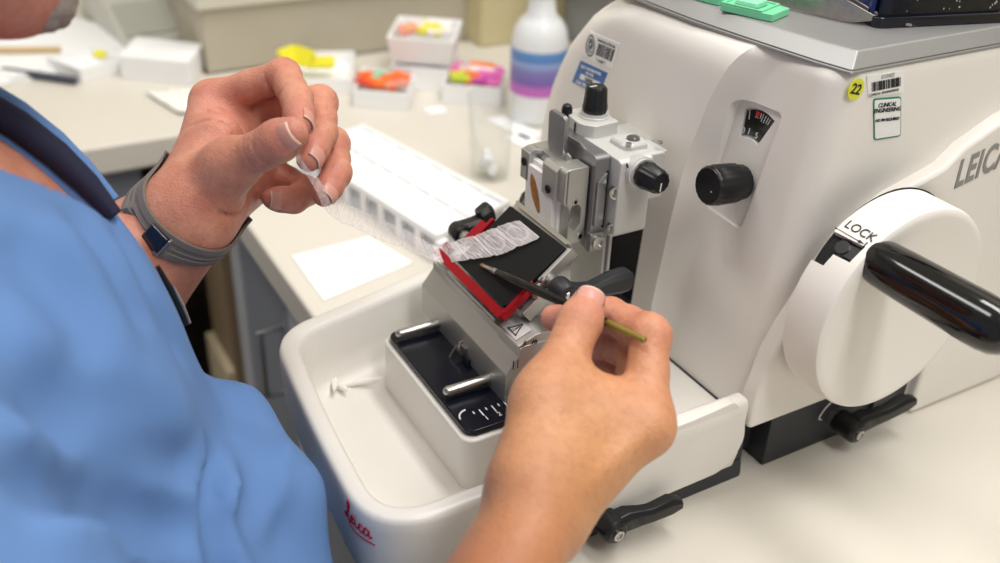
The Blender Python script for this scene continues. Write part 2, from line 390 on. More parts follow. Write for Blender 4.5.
while y < .4475:
    w = rb.choice([.00035,.0006,.0009]); x = sx(.257)+.0003
    hexa(bm, [(x,y+.0018,.2545),(x+.0003,y+.0018,.2545),(x+.0003,y+w+.0018,.2545),(x,y+w+.0018,.2545),(x-.00006,y,.2598),(x+.00024,y,.2598),(x+.00024,y+w,.2598),(x-.00006,y+w,.2598)]); y += w+rb.choice([.00035,.0005,.0007])
finish('barcode', bm, BLACKP, lb, smooth=False)
text('label_lettering', '010402', .0034, (sx(.2618)+.0004,.4372,.2618), Y3, Z3, GREYP, lb, ext=.0001)
text('label_lettering', 'CLINICAL ENGINEERING', .0021, (sx(.2525)+.0004,.4372,.2525), Y3, Z3, BLACKP, lb, ext=.0001)
GRN = M('green_label_border', (40,130,104), .5)
lb = side_plate('service_label', smooth_poly([(.4300,.2500),(.4524,.2480),(.4605,.2232),(.4385,.2245)], .002, 4), GRN, MT, .236); lb['label'] = 'white label with a green border'
side_plate('label_face', smooth_poly([(.4310,.2490),(.4520,.2471),(.4595,.2241),(.4388,.2254)], .0015, 4), LABEL, lb, .236, lift=.0002)
for s, z, sz in (('CLINICAL', .2449, .0034), ('ENGINEERING', .2417, .0034), ('NO PM REQUIRED', .2358, .0024)): text('label_lettering', s, sz, (sx(z)+.0007,.4421+(.2449-z)*.33,z), (0,1,-.08), (0,-.33,1), BLACKP, lb, ext=.0001, bold=.00006)

# labels on the hood, lying on its sloping front
def hood_pt(x, z, off=0.): 
    return Vector((x, front_y(max(x, left_x(z)+.055), z)+(0 if x > left_x(z)+.055 else .055-math.sqrt(max(0, .055**2-(left_x(z)+.055-x)**2)))+off, z))
def hood_plate(name, poly, mat, parent, off=0., t=.0004):
    bm = B(); prism(bm, [hood_pt(x, z, .0003-off) for x, z in poly], [hood_pt(x, z, -t-off) for x, z in poly]); return finish(name, bm, mat, parent, smooth=False)
def quad_pts(c, n=6):
    """fill a quad's edges with points so a label follows the curve"""
    out = []
    for i in range(4):
        a, b = Vector(c[i]), Vector(c[(i+1) % 4])
        for k in range(n): out.append(tuple(a+(b-a)*k/n))
    return out
def hood_quad(name, c, mat, parent, off=0., t=.0004, n=6):
    bm = B(); g0 = []; g1 = []
    for j in range(n+1):
        for i in range(n+1):
            p = (Vector(c[0])*(1-i/n)+Vector(c[1])*(i/n))*(1-j/n)+(Vector(c[3])*(1-i/n)+Vector(c[2])*(i/n))*(j/n)
            g0.append(bm.verts.new(hood_pt(p.x, p.y, .0002-off))); g1.append(bm.verts.new(hood_pt(p.x, p.y, -t-off)))
    m = n+1
    for j in range(n):
        for i in range(n):
            a = j*m+i; bm.faces.new((g1[a], g1[a+1], g1[a+m+1], g1[a+m])); bm.faces.new((g0[a], g0[a+m], g0[a+m+1], g0[a+1]))
    for k in range(n):
        for e in ((k, k+1), (n*m+k+1, n*m+k), ((k+1)*m, k*m), (k*m+n, (k+1)*m+n)): bm.faces.new((g0[e[0]], g0[e[1]], g1[e[1]], g1[e[0]]))
    return finish(name, bm, mat, parent, smooth=False)
LQ = [(-.5530,.2160),(-.5120,.2185),(-.5070,.2375),(-.5480,.2345)]
lb = hood_quad('asset_label', LQ, LABEL, MT); lb['label'] = 'white label with a round seal and a barcode'
def lq(u, v, q=LQ): 
    a = Vector(q[0])*(1-u)+Vector(q[1])*u; b = Vector(q[3])*(1-u)+Vector(q[2])*u; return a*(1-v)+b*v
bm = B()
def ringh(cu, cv, r0, r1, n=24):
    c = lq(cu, cv); P0 = [hood_pt(c.x+r0*.82*math.cos(2*PI*k/n), c.y+r0*math.sin(2*PI*k/n), -.0006) for k in range(n)]; P1 = [hood_pt(c.x+r1*.82*math.cos(2*PI*k/n), c.y+r1*math.sin(2*PI*k/n), -.0006) for k in range(n)]
    a = [bm.verts.new(p) for p in P0]; b = [bm.verts.new(p) for p in P1]
    for k in range(n): bm.faces.new((a[k], a[(k+1) % n], b[(k+1) % n], b[k]))
ringh(.2,.5,.0064,.0076); ringh(.2,.5,.0046,.0052); ringh(.2,.56,.0012,.0034)
for du in (-.045, 0, .045):
    p = lq(.2+du, .32); prism(bm, [hood_pt(x, z, -.0004) for x, z in ((p.x-.0003,p.y-.001),(p.x+.0003,p.y-.001),(p.x+.0003,p.y+.002),(p.x-.0003,p.y+.002))], [hood_pt(x, z, -.0006) for x, z in ((p.x-.0003,p.y-.001),(p.x+.0003,p.y-.001),(p.x+.0003,p.y+.002),(p.x-.0003,p.y+.002))])
finish('seal', bm, M('seal_print', (92,94,104), .5), lb, smooth=False)
bm = B(); u = .43; rb = random.Random(5)
while u < .93:
    w = rb.choice([.012,.02,.03]); cc = [lq(u,.27), lq(u+w,.27), lq(u+w,.72), lq(u,.72)]
    prism(bm, [hood_pt(p.x, p.y, -.0003) for p in cc], [hood_pt(p.x, p.y, -.0006) for p in cc]); u += w+rb.choice([.012,.018,.024])
finish('barcode', bm, BLACKP, lb, smooth=False)
xd = (hood_pt(*LQ[1])-hood_pt(*LQ[0])); yd = hood_pt(*LQ[3])-hood_pt(*LQ[0])
p = lq(.66,.85); text('label_lettering', 'University of Florida', .0027, hood_pt(p.x, p.y, -.0012), xd, yd, BLACKP, lb, ext=.0001)
p = lq(.64,.12); text('label_lettering', '* 114681 *', .0028, hood_pt(p.x, p.y, -.0012), xd, yd, BLACKP, lb, ext=.0001)
BLU = M('blue_label', (62,110,178), .4)
BQ = [(-.5620,.1935),(-.5235,.1975),(-.5170,.2148),(-.5530,.2120)]
lb = hood_quad('service_sticker', BQ, BLU, MT); lb['label'] = 'blue service sticker'
ww = [lq(.2,.28,BQ), lq(.9,.28,BQ), lq(.9,.5,BQ), lq(.2,.5,BQ)]
hood_quad('date_strip', [tuple(p) for p in ww], LABEL, lb, off=.0004, t=.0003, n=3)
xd = (hood_pt(*BQ[1])-hood_pt(*BQ[0])); yd = hood_pt(*BQ[3])-hood_pt(*BQ[0])
for s, u, v, sz, mt in (('RESET INFORMATION', .5,.83,.0028, WHITE), ('RECORD', .52,.65,.0028, WHITE), ('220228', .55,.39,.0034, BLACKP), ('CALL 388', .35,.13,.0034, WHITE)):
    p = lq(u, v, BQ); text('label_lettering', s, sz, hood_pt(p.x, p.y, -.0014), xd, yd, mt, lb, ext=.0001, bold=.00005)
# ------------------------------------------------------------------ blade holder (on the pedestal of the waste tray)
bm = B()
PB = [(.242,.0655),(.242,.0878),(.2505,.0988),(.2505,.1035),(.2545,.1045),(.285,.1045),(.300,.098),(.300,.0655)]
prx(bm, PB, -.513, -.398)
BH = finish('blade_holder', bm, ALU, MT, bevel=.0007)
bm = B()   # right hand cheek with the tilting segment: a facet on top, sloping side with the degree scale
prx(bm, [(.2497,.0985),(.2497,.1052),(.262,.1102),(.272,.1102),(.284,.1035),(.284,.09),(.256,.09)], -.4228, -.3985)
finish('tilt_segment', bm, ALU, BH, bevel=.0006)
bm = B(); plate(bm, (-.4128,.2563,.1082), X3, (0,.0123,.005), [(-.0093,-.0056),(.0093,-.0056),(.0093,.0056),(-.0093,.0056)], .0003)
wl = finish('warning_label', bm, ALU_L, BH, smooth=False)
bm = B()
tri = [Vector((0.0,.0042)), Vector((-.0044,-.0036)), Vector((.0044,-.0036))]
for i in range(3):
    a, b = tri[i], tri[(i+1) % 3]; d = (b-a).normalized()*.0005; q = Vector((-d.y, d.x)); a = a-d; b = b+d
    plate(bm, (-.4115,.2563,.1085), X3, (0,.0123,.005), [tuple(a-q*.7), tuple(b-q*.7), tuple(b+q*.7), tuple(a+q*.7)], .0003)
plate(bm, (-.4115,.2563,.1085), X3, (0,.0123,.005), [(-.0004,-.0012),(.0004,-.0012),(.0004,.002),(-.0004,.002)], .0003)
plate(bm, (-.4115,.2563,.1085), X3, (0,.0123,.005), [(-.0004,-.0026),(.0004,-.0026),(.0004,-.0018),(-.0004,-.0018)], .0003)
finish('warning_triangle', bm, BLACKP, wl, smooth=False)
bm = B()   # degree scale on the cheek's right side
for k, (y, L) in enumerate([(.2528,.0065),(.2555,.0045),(.2585,.0065),(.2615,.0045),(.2645,.0065)]):
    box(bm, -.3986, -.39835, y, y+.0005, .0985-k*.0004, .0985-k*.0004+L)
tube(bm, [(-.39845, .2497+i*.0025, .0965-.0035*math.sin(i/7*1.4)) for i in range(9)], .0003, 6)
for i in range(2): box(bm, -.3982, -.3977, .2465+i*.003, .247+i*.003, .0905, .0965)
finish('angle_scale', bm, BLACKP, BH, smooth=False)
for s, y in (('0', .2540), ('10', .2605)): text('scale_number', s, .0042, (-.3982, y, .1066-(y-.254)*.2), (0,1,-.2), (0,.2,1), BLACKP, BH, ext=.0002)
# sloping holder body, black pressure plate, red finger guard
def sl(x, y, up=0.):      # a point on the sloping plane of the plate
    t = (y-.2515)/.0395; n = Vector((0,-.0325,.0395)).normalized()
    return Vector((x, y, .1185+.0325*t))+n*up
def slab(bm, poly, u0, u1, mat=0): prism(bm, [sl(x, y, u0) for x, y in poly], [sl(x, y, u1) for x, y in poly], mat)
bm = B(); slab(bm, [(-.4830,.2555),(-.4180,.2555),(-.4180,.2915),(-.4830,.2915)], -.013, -.0025)
slab(bm, [(-.484,.287),(-.4175,.287),(-.4175,.2935),(-.484,.2935)], -.012, -.0030)
prx(bm, [(.262,.1),(.262,.1165),(.292,.141),(.296,.1445),(.298,.1)], -.4835, -.4175)
finish('clamp_body', bm, ALU, BH, bevel=.0006)
bm = B(); slab(bm, smooth_poly([(-.4815,.2522),(-.4215,.2522),(-.4190,.2545),(-.4175,.2915),(-.4815,.2905)], .0012, 3), -.0022, .0008)
finish('pressure_plate', bm, M('black_coated_plate', (18,18,20), .5, spec=.25, var=.12, vscale=80, bump=.08, bscale=500, bdist=.0003), BH, bevel=.0004)
bm = B(); slab(bm, [(-.4795,.2926),(-.4195,.2926),(-.4195,.2937),(-.4795,.2937)], -.0002, .0004)
prism(bm, [sl(-.481,.2936,-.001), sl(-.418,.2936,-.001), sl(-.418,.2945,-.0022), sl(-.481,.2945,-.0022)], [sl(-.481,.2936,.0004), sl(-.418,.2936,.0004), sl(-.418,.2947,.0), sl(-.481,.2947,.0)])
finish('blade', bm, STEEL, BH, smooth=False)
bm = B()   # red guard: bar along the front, arm up the right side, stub at the left
slab(bm, smooth_poly([(-.5035,.2468),(-.4175,.2468),(-.4165,.2480),(-.4165,.2512),(-.5035,.2512)], [.0006,.002,.0012,.0005,.0006], 3), -.0028, .0014)
slab(bm, [(-.4205,.2505),(-.4152,.2480),(-.4152,.2680),(-.4188,.2700),(-.4188,.2525)], -.0038, .0010)
finish('finger_guard', bm, RED, BH, bevel=.0009, seg=3)
bm = B(); slab(bm, [(-.5045,.2480),(-.4985,.2480),(-.4985,.2560),(-.5045,.2560)], -.0065, -.0005); slab(bm, [(-.4995,.2485),(-.4935,.2485),(-.4935,.2520),(-.4995,.2520)], -.0065, -.0015)
slab(bm, [(-.4925,.2640),(-.4835,.2640),(-.4835,.2800),(-.4865,.2800),(-.4865,.2760),(-.4925,.2760)], -.0045, .0012)
finish('guard_hinge', bm, RED, BH, bevel=.0008)
bm = B(); lathe(bm, (-.4475,.2548,.1044), Z3, [(0,.0022),(.0012,.0022),(.0014,.0012),(.0008,.001)], 16)
finish('ledge_screw', bm, STEEL, BH)
bm = B(); box(bm, -.508, -.430, .2512, .2524, .1040, .1062); box(bm, -.503, -.496, .2510, .2550, .1040, .1068); finish('guide_strip', bm, ALU_L, BH, bevel=.0003)
# screws and bracket on the right cheek of the holder
bm = B(); slab(bm, [(-.4178,.2720),(-.4145,.2720),(-.4145,.2925),(-.4178,.2925)], -.008, -.0006)
slab(bm, [(-.4165,.2560),(-.4115,.2560),(-.4115,.2740),(-.4165,.2740)], -.015, -.0062); finish('side_bracket', bm, ALU, BH, bevel=.0006)
for y, u in ((.2700,-.001), (.2735,-.001), (.2665,-.0035)):
    bm = B(); p = sl(-.4155, y, u-.002); lathe(bm, p, Vector((1,-.2,.3)), [(0,.0026),(.003,.0026),(.0034,.0015)], 16); finish('bracket_screw', bm, STEEL, BH)
# right and left clamping levers
def holder_lever(hub, sgn, arm, L, rad=.0072):
    hub = Vector(hub); arm = Vector(arm).normalized(); up = X3.cross(arm)
    if up.z < 0: up = -up
    bm = B(); lathe(bm, hub-X3*.006*sgn, X3*sgn, [(0,rad*.93),(.002,rad),(.010,rad),(.0125,rad*.8),(.013,.0)], 28); bmesh.ops.remove_doubles(bm, verts=bm.verts, dist=1e-6)
    prev = None
    for t, h, w, lift in [(0,.0058,.012,0),(.010,.0046,.011,-.001),(.018,.0044,.0105,-.0012),(L*.62,.0062,.0115,.0012),(L*.86,.0072,.012,.0022),(L*.97,.0062,.011,.0022),(L,.0045,.008,.002)]:
        c = hub+arm*t+up*lift+X3*sgn*.002
        ring = [bm.verts.new(c+up*h*sy+X3*w*.5*sx_) for sx_, sy in ((1,.55),(1,-.55),(.6,-1),(-.6,-1),(-1,-.55),(-1,.55),(-.6,1),(.6,1))]
        if prev:
            for i in range(8): bm.faces.new((prev[i], prev[(i+1) % 8], ring[(i+1) % 8], ring[i]))
        else: bm.faces.new(ring[::-1])
        prev = ring
    bm.faces.new(prev)
    for k in range(3):
        a = hub+arm*(L*.62)+up*(.0064+.0012-k*.0002)+X3*sgn*(-.001+k*.003); b = hub+arm*(L*.93)+up*(.0074+.0016)+X3*sgn*(-.001+k*.003); tube(bm, [a, b], .0006, 6)
    o = finish('clamping_lever', bm, M('dark_lever_plastic', (36,37,41), .45) if sgn > 0 else BLACK, BH, bevel=.0006)
    bm = B(); lathe(bm, hub-X3*.013*sgn, X3*sgn, [(0,.0045),(.0072,.0045)], 20); finish('lever_collar', bm, STEEL, o)
    bm = B(); lathe(bm, hub+X3*.0065*sgn, X3*sgn, [(0,.0028),(.0012,.0024)], 14); finish('screw', bm, STEEL, o)
    return o
holder_lever((-.4015,.2800,.1340), 1, (0,1,-.12), .047)
holder_lever((-.5075,.2675,.1245), -1, (0,.97,.27), .027, .0066)
# two rods and a little spring bracket in front
for x in (-.4875, -.4185):
    bm = B(); lathe(bm, (x,.2425,.0716), (0,-1,0), [(0,.0031),(.0285,.0031),(.0305,.0022),(.0312,.0008)], 20); finish('front_rod', bm, STEEL, BH)
bm = B(); tube(bm, [(-.4545,.2418,.0735),(-.4545,.2385,.0745),(-.4548,.2365,.0715),(-.4550,.2340,.0670)], .0007, 8); tube(bm, [(-.4515,.2418,.0790),(-.4515,.2395,.0795),(-.4510,.2385,.0745)], .0007, 8)
box(bm, -.4520, -.4465, .2402, .2422, .0705, .0765); finish('spring_bracket', bm, STEEL, BH)
bm = B(); box(bm, -.4495, -.4415, .2400, .2421, .0668, .0712); finish('catch', bm, BLACK_M, BH, bevel=.0004)
# dark enamel plate below, with a scale
bm = B(); prz(bm, rrect(-.4985,-.3835,.2095,.300,.007,7), .0625, .0668); bp = finish('base_plate', bm, NAVY, MT, bevel=.0009, seg=3)
bm = B()
for i, L in enumerate((.0022,.0062,.0022,.0062,.0022,.0062)): y_ = .2212+i*.0042; box(bm, -.3995, -.3995+L, y_-.00035, y_+.00035, .0667, .0671)
arc = [(-.3965+.0065*math.cos(math.radians(a)), .2180+.0065*math.sin(math.radians(a)), .0669) for a in range(180, 271, 15)]; tube(bm, arc, .00055, 6)  # white arc among the scale marks paints the highlight at the plate's corner
finish('scale_marks', bm, WHITE, bp, smooth=False)
for s, y_ in (('1',.2258),('2',.2342),('3',.2426)): text('scale_number', s, .005, (-.3905,y_,.0670), Y3, -X3, WHITE, bp, ext=.0001)

# ------------------------------------------------------------------ specimen head
HP = M('grey_painted_metal', (206,205,201), .45, metal=.25, var=.03, bump=.06, bscale=1600, bdist=.0003)
bm = B()
pry(bm, smooth_poly([(-.499,.146),(-.427,.1432),(-.427,.1935),(-.43,.1952),(-.497,.1952),(-.499,.192)], [.004,.004,.001,.002,.002,.001], 3), .333, .3575)
box(bm, -.450, -.4305, .345, .3705, .163, .1948)
prx(bm, smooth_poly([(.3365,.1755),(.3365,.1945),(.369,.1945),(.369,.1755)], .004, 3), -.434, -.4295)
pry(bm, [(-.488,.15),(-.458,.15),(-.458,.19),(-.488,.19)], .357, .40)
HD = finish('specimen_head', bm, HP, MT, bevel=.0012, seg=3)
bm = B(); box(bm, -.4835, -.4425, .338, .3445, .0478, .150); finish('slide_column', bm, HP, HD, bevel=.0008)
bm = B(); box(bm, -.4432, -.4395, .3395, .3405, .062, .146); finish('slide_edge', bm, ALU_D, HD, bevel=.0003)
def dial(name, base, d, collar, rad, L, parent, head):
    d = Vector(d).normalized(); base = Vector(base); f, u, w = frame(d)
    bm = B(); lathe(bm, base, d, [(0,collar),(.0075,collar),(.0078,collar*.93),(.0095,collar*.93)], 40); c = finish(head, bm, ALU_L, parent)
    bm = B(); lathe(bm, base+d*.0098, d, [(0,rad*.96),(.001,rad),(L*.25,rad),(L*.3,rad*.95),(L*.9,rad*.86),(L,rad*.7)], 48, flute=.035); k = finish(name, bm, BLACK, parent)
    return c, k
# top dial for the up and down tilt on its raised block
bm = B(); pl = smooth_poly([(-.4955,.3345),(-.4705,.3315),(-.463,.3385),(-.4645,.357),(-.4935,.357)], [.006,.006,.003,.002,.002], 4); prz(bm, pl, .1945, .2035); finish('dial_block', bm, HP, HD, bevel=.0008)
DC = (-.4785,.3475,.1970)
c, k = dial('tilt_dial', DC, Z3, .0098, .0078, .0165, HD, 'dial_collar'); bm = B(); box(bm, -.4781, -.4789, .3425, .3475, .2232, .2236); finish('dial_mark', bm, WHITE, k)
# side dial
SC = (-.4305,.3465,.1865)
c2, k2 = dial('swivel_dial', SC, (1,.0,.06), .0100, .0084, .0160, HD, 'dial_collar')
bm = B(); p = Vector(SC)+Vector((.0098+.0162,.0,.0015)); tube(bm, [p, p+Vector((.0002,-.0005,-.0052))], .0004, 6); finish('dial_mark', bm, WHITE, k2)
def arrows(c, xd, yd, parent):     # double arrow mark
    bm = B(); c = Vector(c)
    for s in (1, -1): plate(bm, c, xd, yd, [(-.0011,s*.0006),(.0011,s*.0006),(.0003,s*.0034),(-.0003,s*.0034)][::s], .0003)
    plate(bm, c, xd, yd, [(-.0004,-.001),(.0004,-.001),(.0004,.001),(-.0004,.001)], .0003); finish('arrow_mark', bm, BLACKP, parent, smooth=False)
arrows((-.4765,.3319,.1990), (1,-.1,0), Z3, HD); arrows((-.4265,.3375,.1905), (1,.1,0), (0,.3,-1), HD)
# bubble level on top
bm = B(); pl = smooth_poly([(-.4555,.3440),(-.4420,.3440),(-.4375,.3485),(-.4375,.3600),(-.4420,.3620),(-.4555,.3620)], .001, 2); prism(bm, [(x,y,.1945) for x, y in pl], [(x,y,.1975) for x, y in pl]); prism(bm, [(x,y,.1974) for x, y in pl], [(-.4465+(x+.4465)*.85,.353+(y-.353)*.85,.1990) for x, y in pl])
lvb = finish('level_mount', bm, HP, HD, bevel=.0003)
bm = B(); lathe(bm, (-.4455,.3545,.1985), Z3, [(0,.0042),(.0018,.0042),(.0028,.0026),(.003,.0)], 24); bmesh.ops.remove_doubles(bm, verts=bm.verts, dist=1e-6); finish('level_vial', bm, M('clear_vial', (240,240,240), .05, trans=.9), lvb)
bm = B(); lathe(bm, (-.4455,.3545,.1984), Z3, [(0,.0034),(.0006,.0034)], 20); finish('level_fluid', bm, M('pink_fluid', (206,90,110), .3), lvb)
for x, y in ((-.4395,.3468), (-.4335,.3660)):
    bm = B(); lathe(bm, (x,y,.1945 if x > -.43 else .199), Z3, [(0,.0019),(.001,.0019),(.0011,.001),(.0005,.0009)], 14); finish('screw', bm, STEEL, HD)
for z in (.1735, .1485):
    bm = B(); lathe(bm, (-.4320,.3345,z), (1,-.45,0), [(0,.0042),(.0035,.0042),(.0036,.003),(.0012,.003),(.0011,.0)], 22); bmesh.ops.remove_doubles(bm, verts=bm.verts, dist=1e-6); finish('bolt', bm, STEEL, HD)
# middle plate
bm = B(); pry(bm, smooth_poly([(-.4925,.1435),(-.4375,.1305),(-.4375,.1945),(-.441,.1958),(-.4925,.1958)], [.002,.001,.004,.003,.001], 3), .3225, .3325)
mp = finish('middle_plate', bm, ALU_D, MT if False else HD, bevel=.0009, seg=3)
bm = B(); prx(bm, [(.3238,.1490),(.3238,.1790),(.3262,.1815),(.3305,.1850),(.3305,.1490)], -.4380, -.4358); finish('slide_rail', bm, ALU_D, HD, bevel=.0006)
bm = B(); prx(bm, [(.3308,.1470),(.3318,.1470),(.3318,.1855),(.3308,.1855)], -.4385, -.4368); finish('rail_gap', bm, BLACK_M, HD, smooth=False)
bm = B(); box(bm, -.4400, -.4345, .3212, .3318, .1325, .1452); pv = finish('pivot_clamp', bm, ALU_D, HD, bevel=.001)
bm = B(); lathe(bm, (-.4348,.3268,.1388), X3, [(0,.0044),(.002,.0044),(.0022,.0028),(.0008,.0027),(.0007,.0)], 24); bmesh.ops.remove_doubles(bm, verts=bm.verts, dist=1e-6); finish('bolt', bm, STEEL, HD)
# cassette clamp
bm = B()
side = smooth_poly([(.3085,.1395),(.3125,.1368),(.3215,.1372),(.3215,.1882),(.3068,.1882),(.3045,.1862),(.3045,.1655),(.3085,.163)], [.001,.001,.001,.001,.001,.0008,.001,.001], 2)
prx(bm, side, -.4560, -.4425)
prx(bm, [(.3022,.1655),(.3022,.1850),(.3050,.1878),(.3095,.1878),(.3095,.1655)], -.4655, -.4495); prx(bm, [(.3045,.1655),(.3045,.1862),(.3068,.1878),(.3095,.1878),(.3095,.1655)], -.4500, -.4455)
pry(bm, [(-.4925,.1400),(-.4555,.1375),(-.4555,.1860),(-.4925,.1860)], .3110, .3214)
pry(bm, [(-.4935,.1640),(-.4835,.1640),(-.4835,.1838),(-.4935,.1838)], .3035, .3110)
prism(bm, [(-.4935,.3050,.1838),(-.4835,.3050,.1838),(-.4790,.3105,.1838),(-.4935,.3105,.1838)], [(-.4915,.3070,.1862),(-.4835,.3070,.1862),(-.479,.3105,.1862),(-.4915,.3105,.1862)])
CL = finish('cassette_clamp', bm, ALU, HD, bevel=.0008)
bm = B(); pl = [(.3135+.0042*math.cos(math.radians(a)), .1595+.0042*math.sin(math.radians(a))) for a in range(0, 181, 15)]+[(.3093,.150),(.3110,.1468),(.3135,.1455),(.3177,.150)]
box(bm, -.4424, -.4419, .3062, .3068, .1655, .1878)
finish('clamp_groove', bm, ALU_D, HD)
bm = B(); prx(bm, pl, -.45, -.4400); cc = cutter(bm)
for md in list(CL.modifiers): CL.modifiers.remove(md)
cc.location = -CL.location*0
boolean_cut(CL, [cc]); md = CL.modifiers.new('edge','BEVEL'); md.width = .0005; md.segments = 2; md.limit_method = 'ANGLE'; md.angle_limit = math.radians(40); md.harden_normals = True
for y, z, r in ((.3128,.1660,.0021), (.3182,.1410,.0024)):
    bm = B(); lathe(bm, (-.4427,y,z), X3, [(0,r),(.0006,r),(.0007,r*.6),(.0002,r*.55)], 18); finish('clamp_screw', bm, STEEL, HD)
for x, z in ((-.4890,.1760), (-.4575,.1705)):
    bm = B(); lathe(bm, (x,.3036 if x < -.48 else .3023,z), (0,-1,0), [(0,.0028),(.0008,.0028),(.0009,.0017),(.0003,.0016)], 18); finish('clamp_screw', bm, BLACK, HD)
# release lever on top of the clamp, with its black cap behind
bm = B(); pry(bm, smooth_poly([(-.4805,.1910),(-.4765,.1830),(-.4650,.1830),(-.4625,.1890),(-.4625,.2105),(-.4645,.2130),(-.4790,.2130),(-.4810,.2105)], .0012, 2), .3145, .3178)
finish('release_lever', bm, ALU_D, HD, bevel=.0006)
bm = B(); tube(bm, [(-.4632,.3160,.186),(-.4632,.3160,.1885),(-.4600,.3165,.1898),(-.4570,.317,.1885)], .0011, 8); finish('lever_spring', bm, STEEL, HD)
bm = B(); lathe(bm, (-.4905,.3345,.194), Z3, [(0,.0036),(.012,.0036),(.0145,.0028),(.0155,.0012)], 20); finish('lever_cap', bm, BLACK, HD)
bm = B(); tube(bm, [(-.485,.3238,.1958),(-.470,.3238,.1965),(-.458,.3238,.1968),(-.450,.3238,.1950),(-.445,.3238,.1920)], .0008, 8); finish('guide_wire', bm, STEEL, HD)
# black locking lever left of the column
bm = B(); tube(bm, [(-.512,.318,.128),(-.516,.325,.133),(-.520,.338,.136),(-.520,.350,.135)], [.0045,.006,.0065,.004], 12); finish('head_lock_lever', bm, BLACK, HD, bevel=.0004)

# ------------------------------------------------------------------ paraffin block in the clamp
bm = B(); hexa(bm, [(-.4870,.3065,.1440),(-.4515,.3065,.1385),(-.4515,.3105,.1385),(-.4870,.3105,.1440),(-.4870,.3065,.1800),(-.4515,.3065,.1800),(-.4515,.3105,.1800),(-.4870,.3105,.1800)])
TBK = finish('tissue_block', bm, M('white_cassette_plastic', (240,238,236), .5, var=.02, bump=.1, bscale=700), None, bevel=.0008)
tag(TBK, 'white paraffin tissue block with a brown specimen held in the metal clamp', 'tissue block')
bm = B(); pry(bm, smooth_poly([(-.4862,.1425),(-.4540,.1395),(-.4540,.1770),(-.4862,.1765)], .002, 3), .3035, .3066); finish('wax_face', bm, M('white_wax', (240,236,234), .35, var=.03, sss=.1), TBK, bevel=.0005)
bm = B(); tp = [(-.4775,.1742),(-.4745,.1722),(-.4712,.1672),(-.4690,.1612),(-.4682,.1562),(-.4702,.1552),(-.4735,.1585),(-.4765,.1625),(-.4785,.1682),(-.4786,.1725)]
tp = [(-.4738+(x+.4735)*1.3, .1600+(z-.1645)*1.25) for x, z in tp]; pry(bm, smooth_poly(tp, .0012, 2), .3033, .3037); finish('specimen', bm, M('brown_tissue', (196,140,60), .45, rgb2=(120,62,22), vscale=260, bump=.1), TBK, smooth=False)['label'] = 'brown stained tissue'

# ------------------------------------------------------------------ waste tray
WT = thing('waste_tray', (-.43,.26,.02), 'wide white plastic waste tray with red script lettering hooked on the microtome front', 'tray')
def tray_outline(off, z=None):
    # corners listed clockwise from back left; off shrinks the outline
    o = off
    P = [(-.578+o,.372),(-.530+o,.166+o),(-.519+o*1.0,.1405+o),(-.43,.1345+o),(-.345,.136+o),(-.3305-o,.155+o),(-.3285-o,.362)]
    return smooth_poly([(-.582+o,.372),(-.5265+o,.1400+o),(-.43,.1305+o),(-.3285-o,.1265+o),(-.3285-o,.372)], [0,.030-o*.8,.09,.042-o*1.2,0], 10)
def trise(x, y): return .0712+max(0, y-.2)*.03
levels = [(.0165,.006),(.0175,.0035),(.030,.0010),(.060,.0),(.0672,.0),(.0700,.0010),(.0712,.0030),(.0712,.0090),(.0700,.0112),(.0670,.0125),(.045,.0150),(.0300,.0165),(.0262,.0195),(.0252,.0245)]
bm = B(); rings = []
for z, off in levels:
    pts = tray_outline(off); ring = []
    for x, y in pts:
        zz = z
        ring.append(bm.verts.new((x, y, zz)))
    rings.append(ring)
n = len(rings[0])
for a, b in zip(rings, rings[1:]):
    for i in range(n-1): bm.faces.new((a[i], a[i+1], b[i+1], b[i]))
bm.faces.new(rings[0]); bm.faces.new(rings[-1][::-1])
for i in (0, n-1): bm.faces.new([r[i] for r in rings])
finish('tray_shell', bm, W_TRAY, WT)
bm = B()   # right wall: rounded rear end overlapping the housing's corner, raised deck beside it
prx(bm, smooth_poly([(.25,.0170),(.3585,.0195),(.3695,.0275),(.3752,.0400),(.3715,.0610),(.3605,.0745),(.33,.0718),(.25,.0711)], [.001,.006,.008,.01,.006,.004,.02,.001], 4), -.3350, -.3287)
finish('side_wall', bm, W_TRAY, WT, bevel=.0022, seg=3)
bm = B(); prx(bm, [(.300,.024),(.303,.0455),(.3797,.0470),(.3797,.0436),(.366,.0436),(.366,.024)], -.535, -.3478); prx(bm, [(.300,.024),(.303,.0455),(.3715,.0468),(.3715,.024)], -.3480, -.334); finish('rear_deck', bm, W_TRAY, WT, bevel=.002, seg=3)
bm = B(); prz(bm, rrect(-.5015,-.3805,.2065,.305,.008,6), .0235, .0622); finish('pedestal', bm, W_TRAY, WT, bevel=.0018, seg=3)
# red script on the tray's front: drawn as strokes on a small plane
SCP = [[(-.2,.55),(.1,.75),(.5,1.3),(.75,1.95),(.6,2.3),(.35,2.15),(.3,1.6),(.35,.9),(.2,.3),(-.15,.05),(-.45,.2),(-.35,.5),(.05,.45),(.5,.2),(.95,.05)],
       [(.95,.5),(1.25,.65),(1.4,.9),(1.2,1.05),(1.0,.8),(1.0,.4),(1.2,.15),(1.55,.3),(1.75,.6)],
       [(1.75,.95),(1.8,.35),(2.0,.15),(2.25,.35)], [(1.84,1.32),(1.9,1.40)],
       [(2.95,.85),(2.7,1.0),(2.42,.75),(2.45,.3),(2.7,.1),(3.0,.3)],
       [(3.72,.85),(3.45,1.0),(3.15,.7),(3.2,.25),(3.45,.15),(3.7,.6),(3.75,.95),(3.72,.3),(3.9,.12),(4.1,.3)],
       [(.2,-.05),(.7,-.42),(1.6,-.62),(2.6,-.58),(3.5,-.5),(4.35,-.5)]]
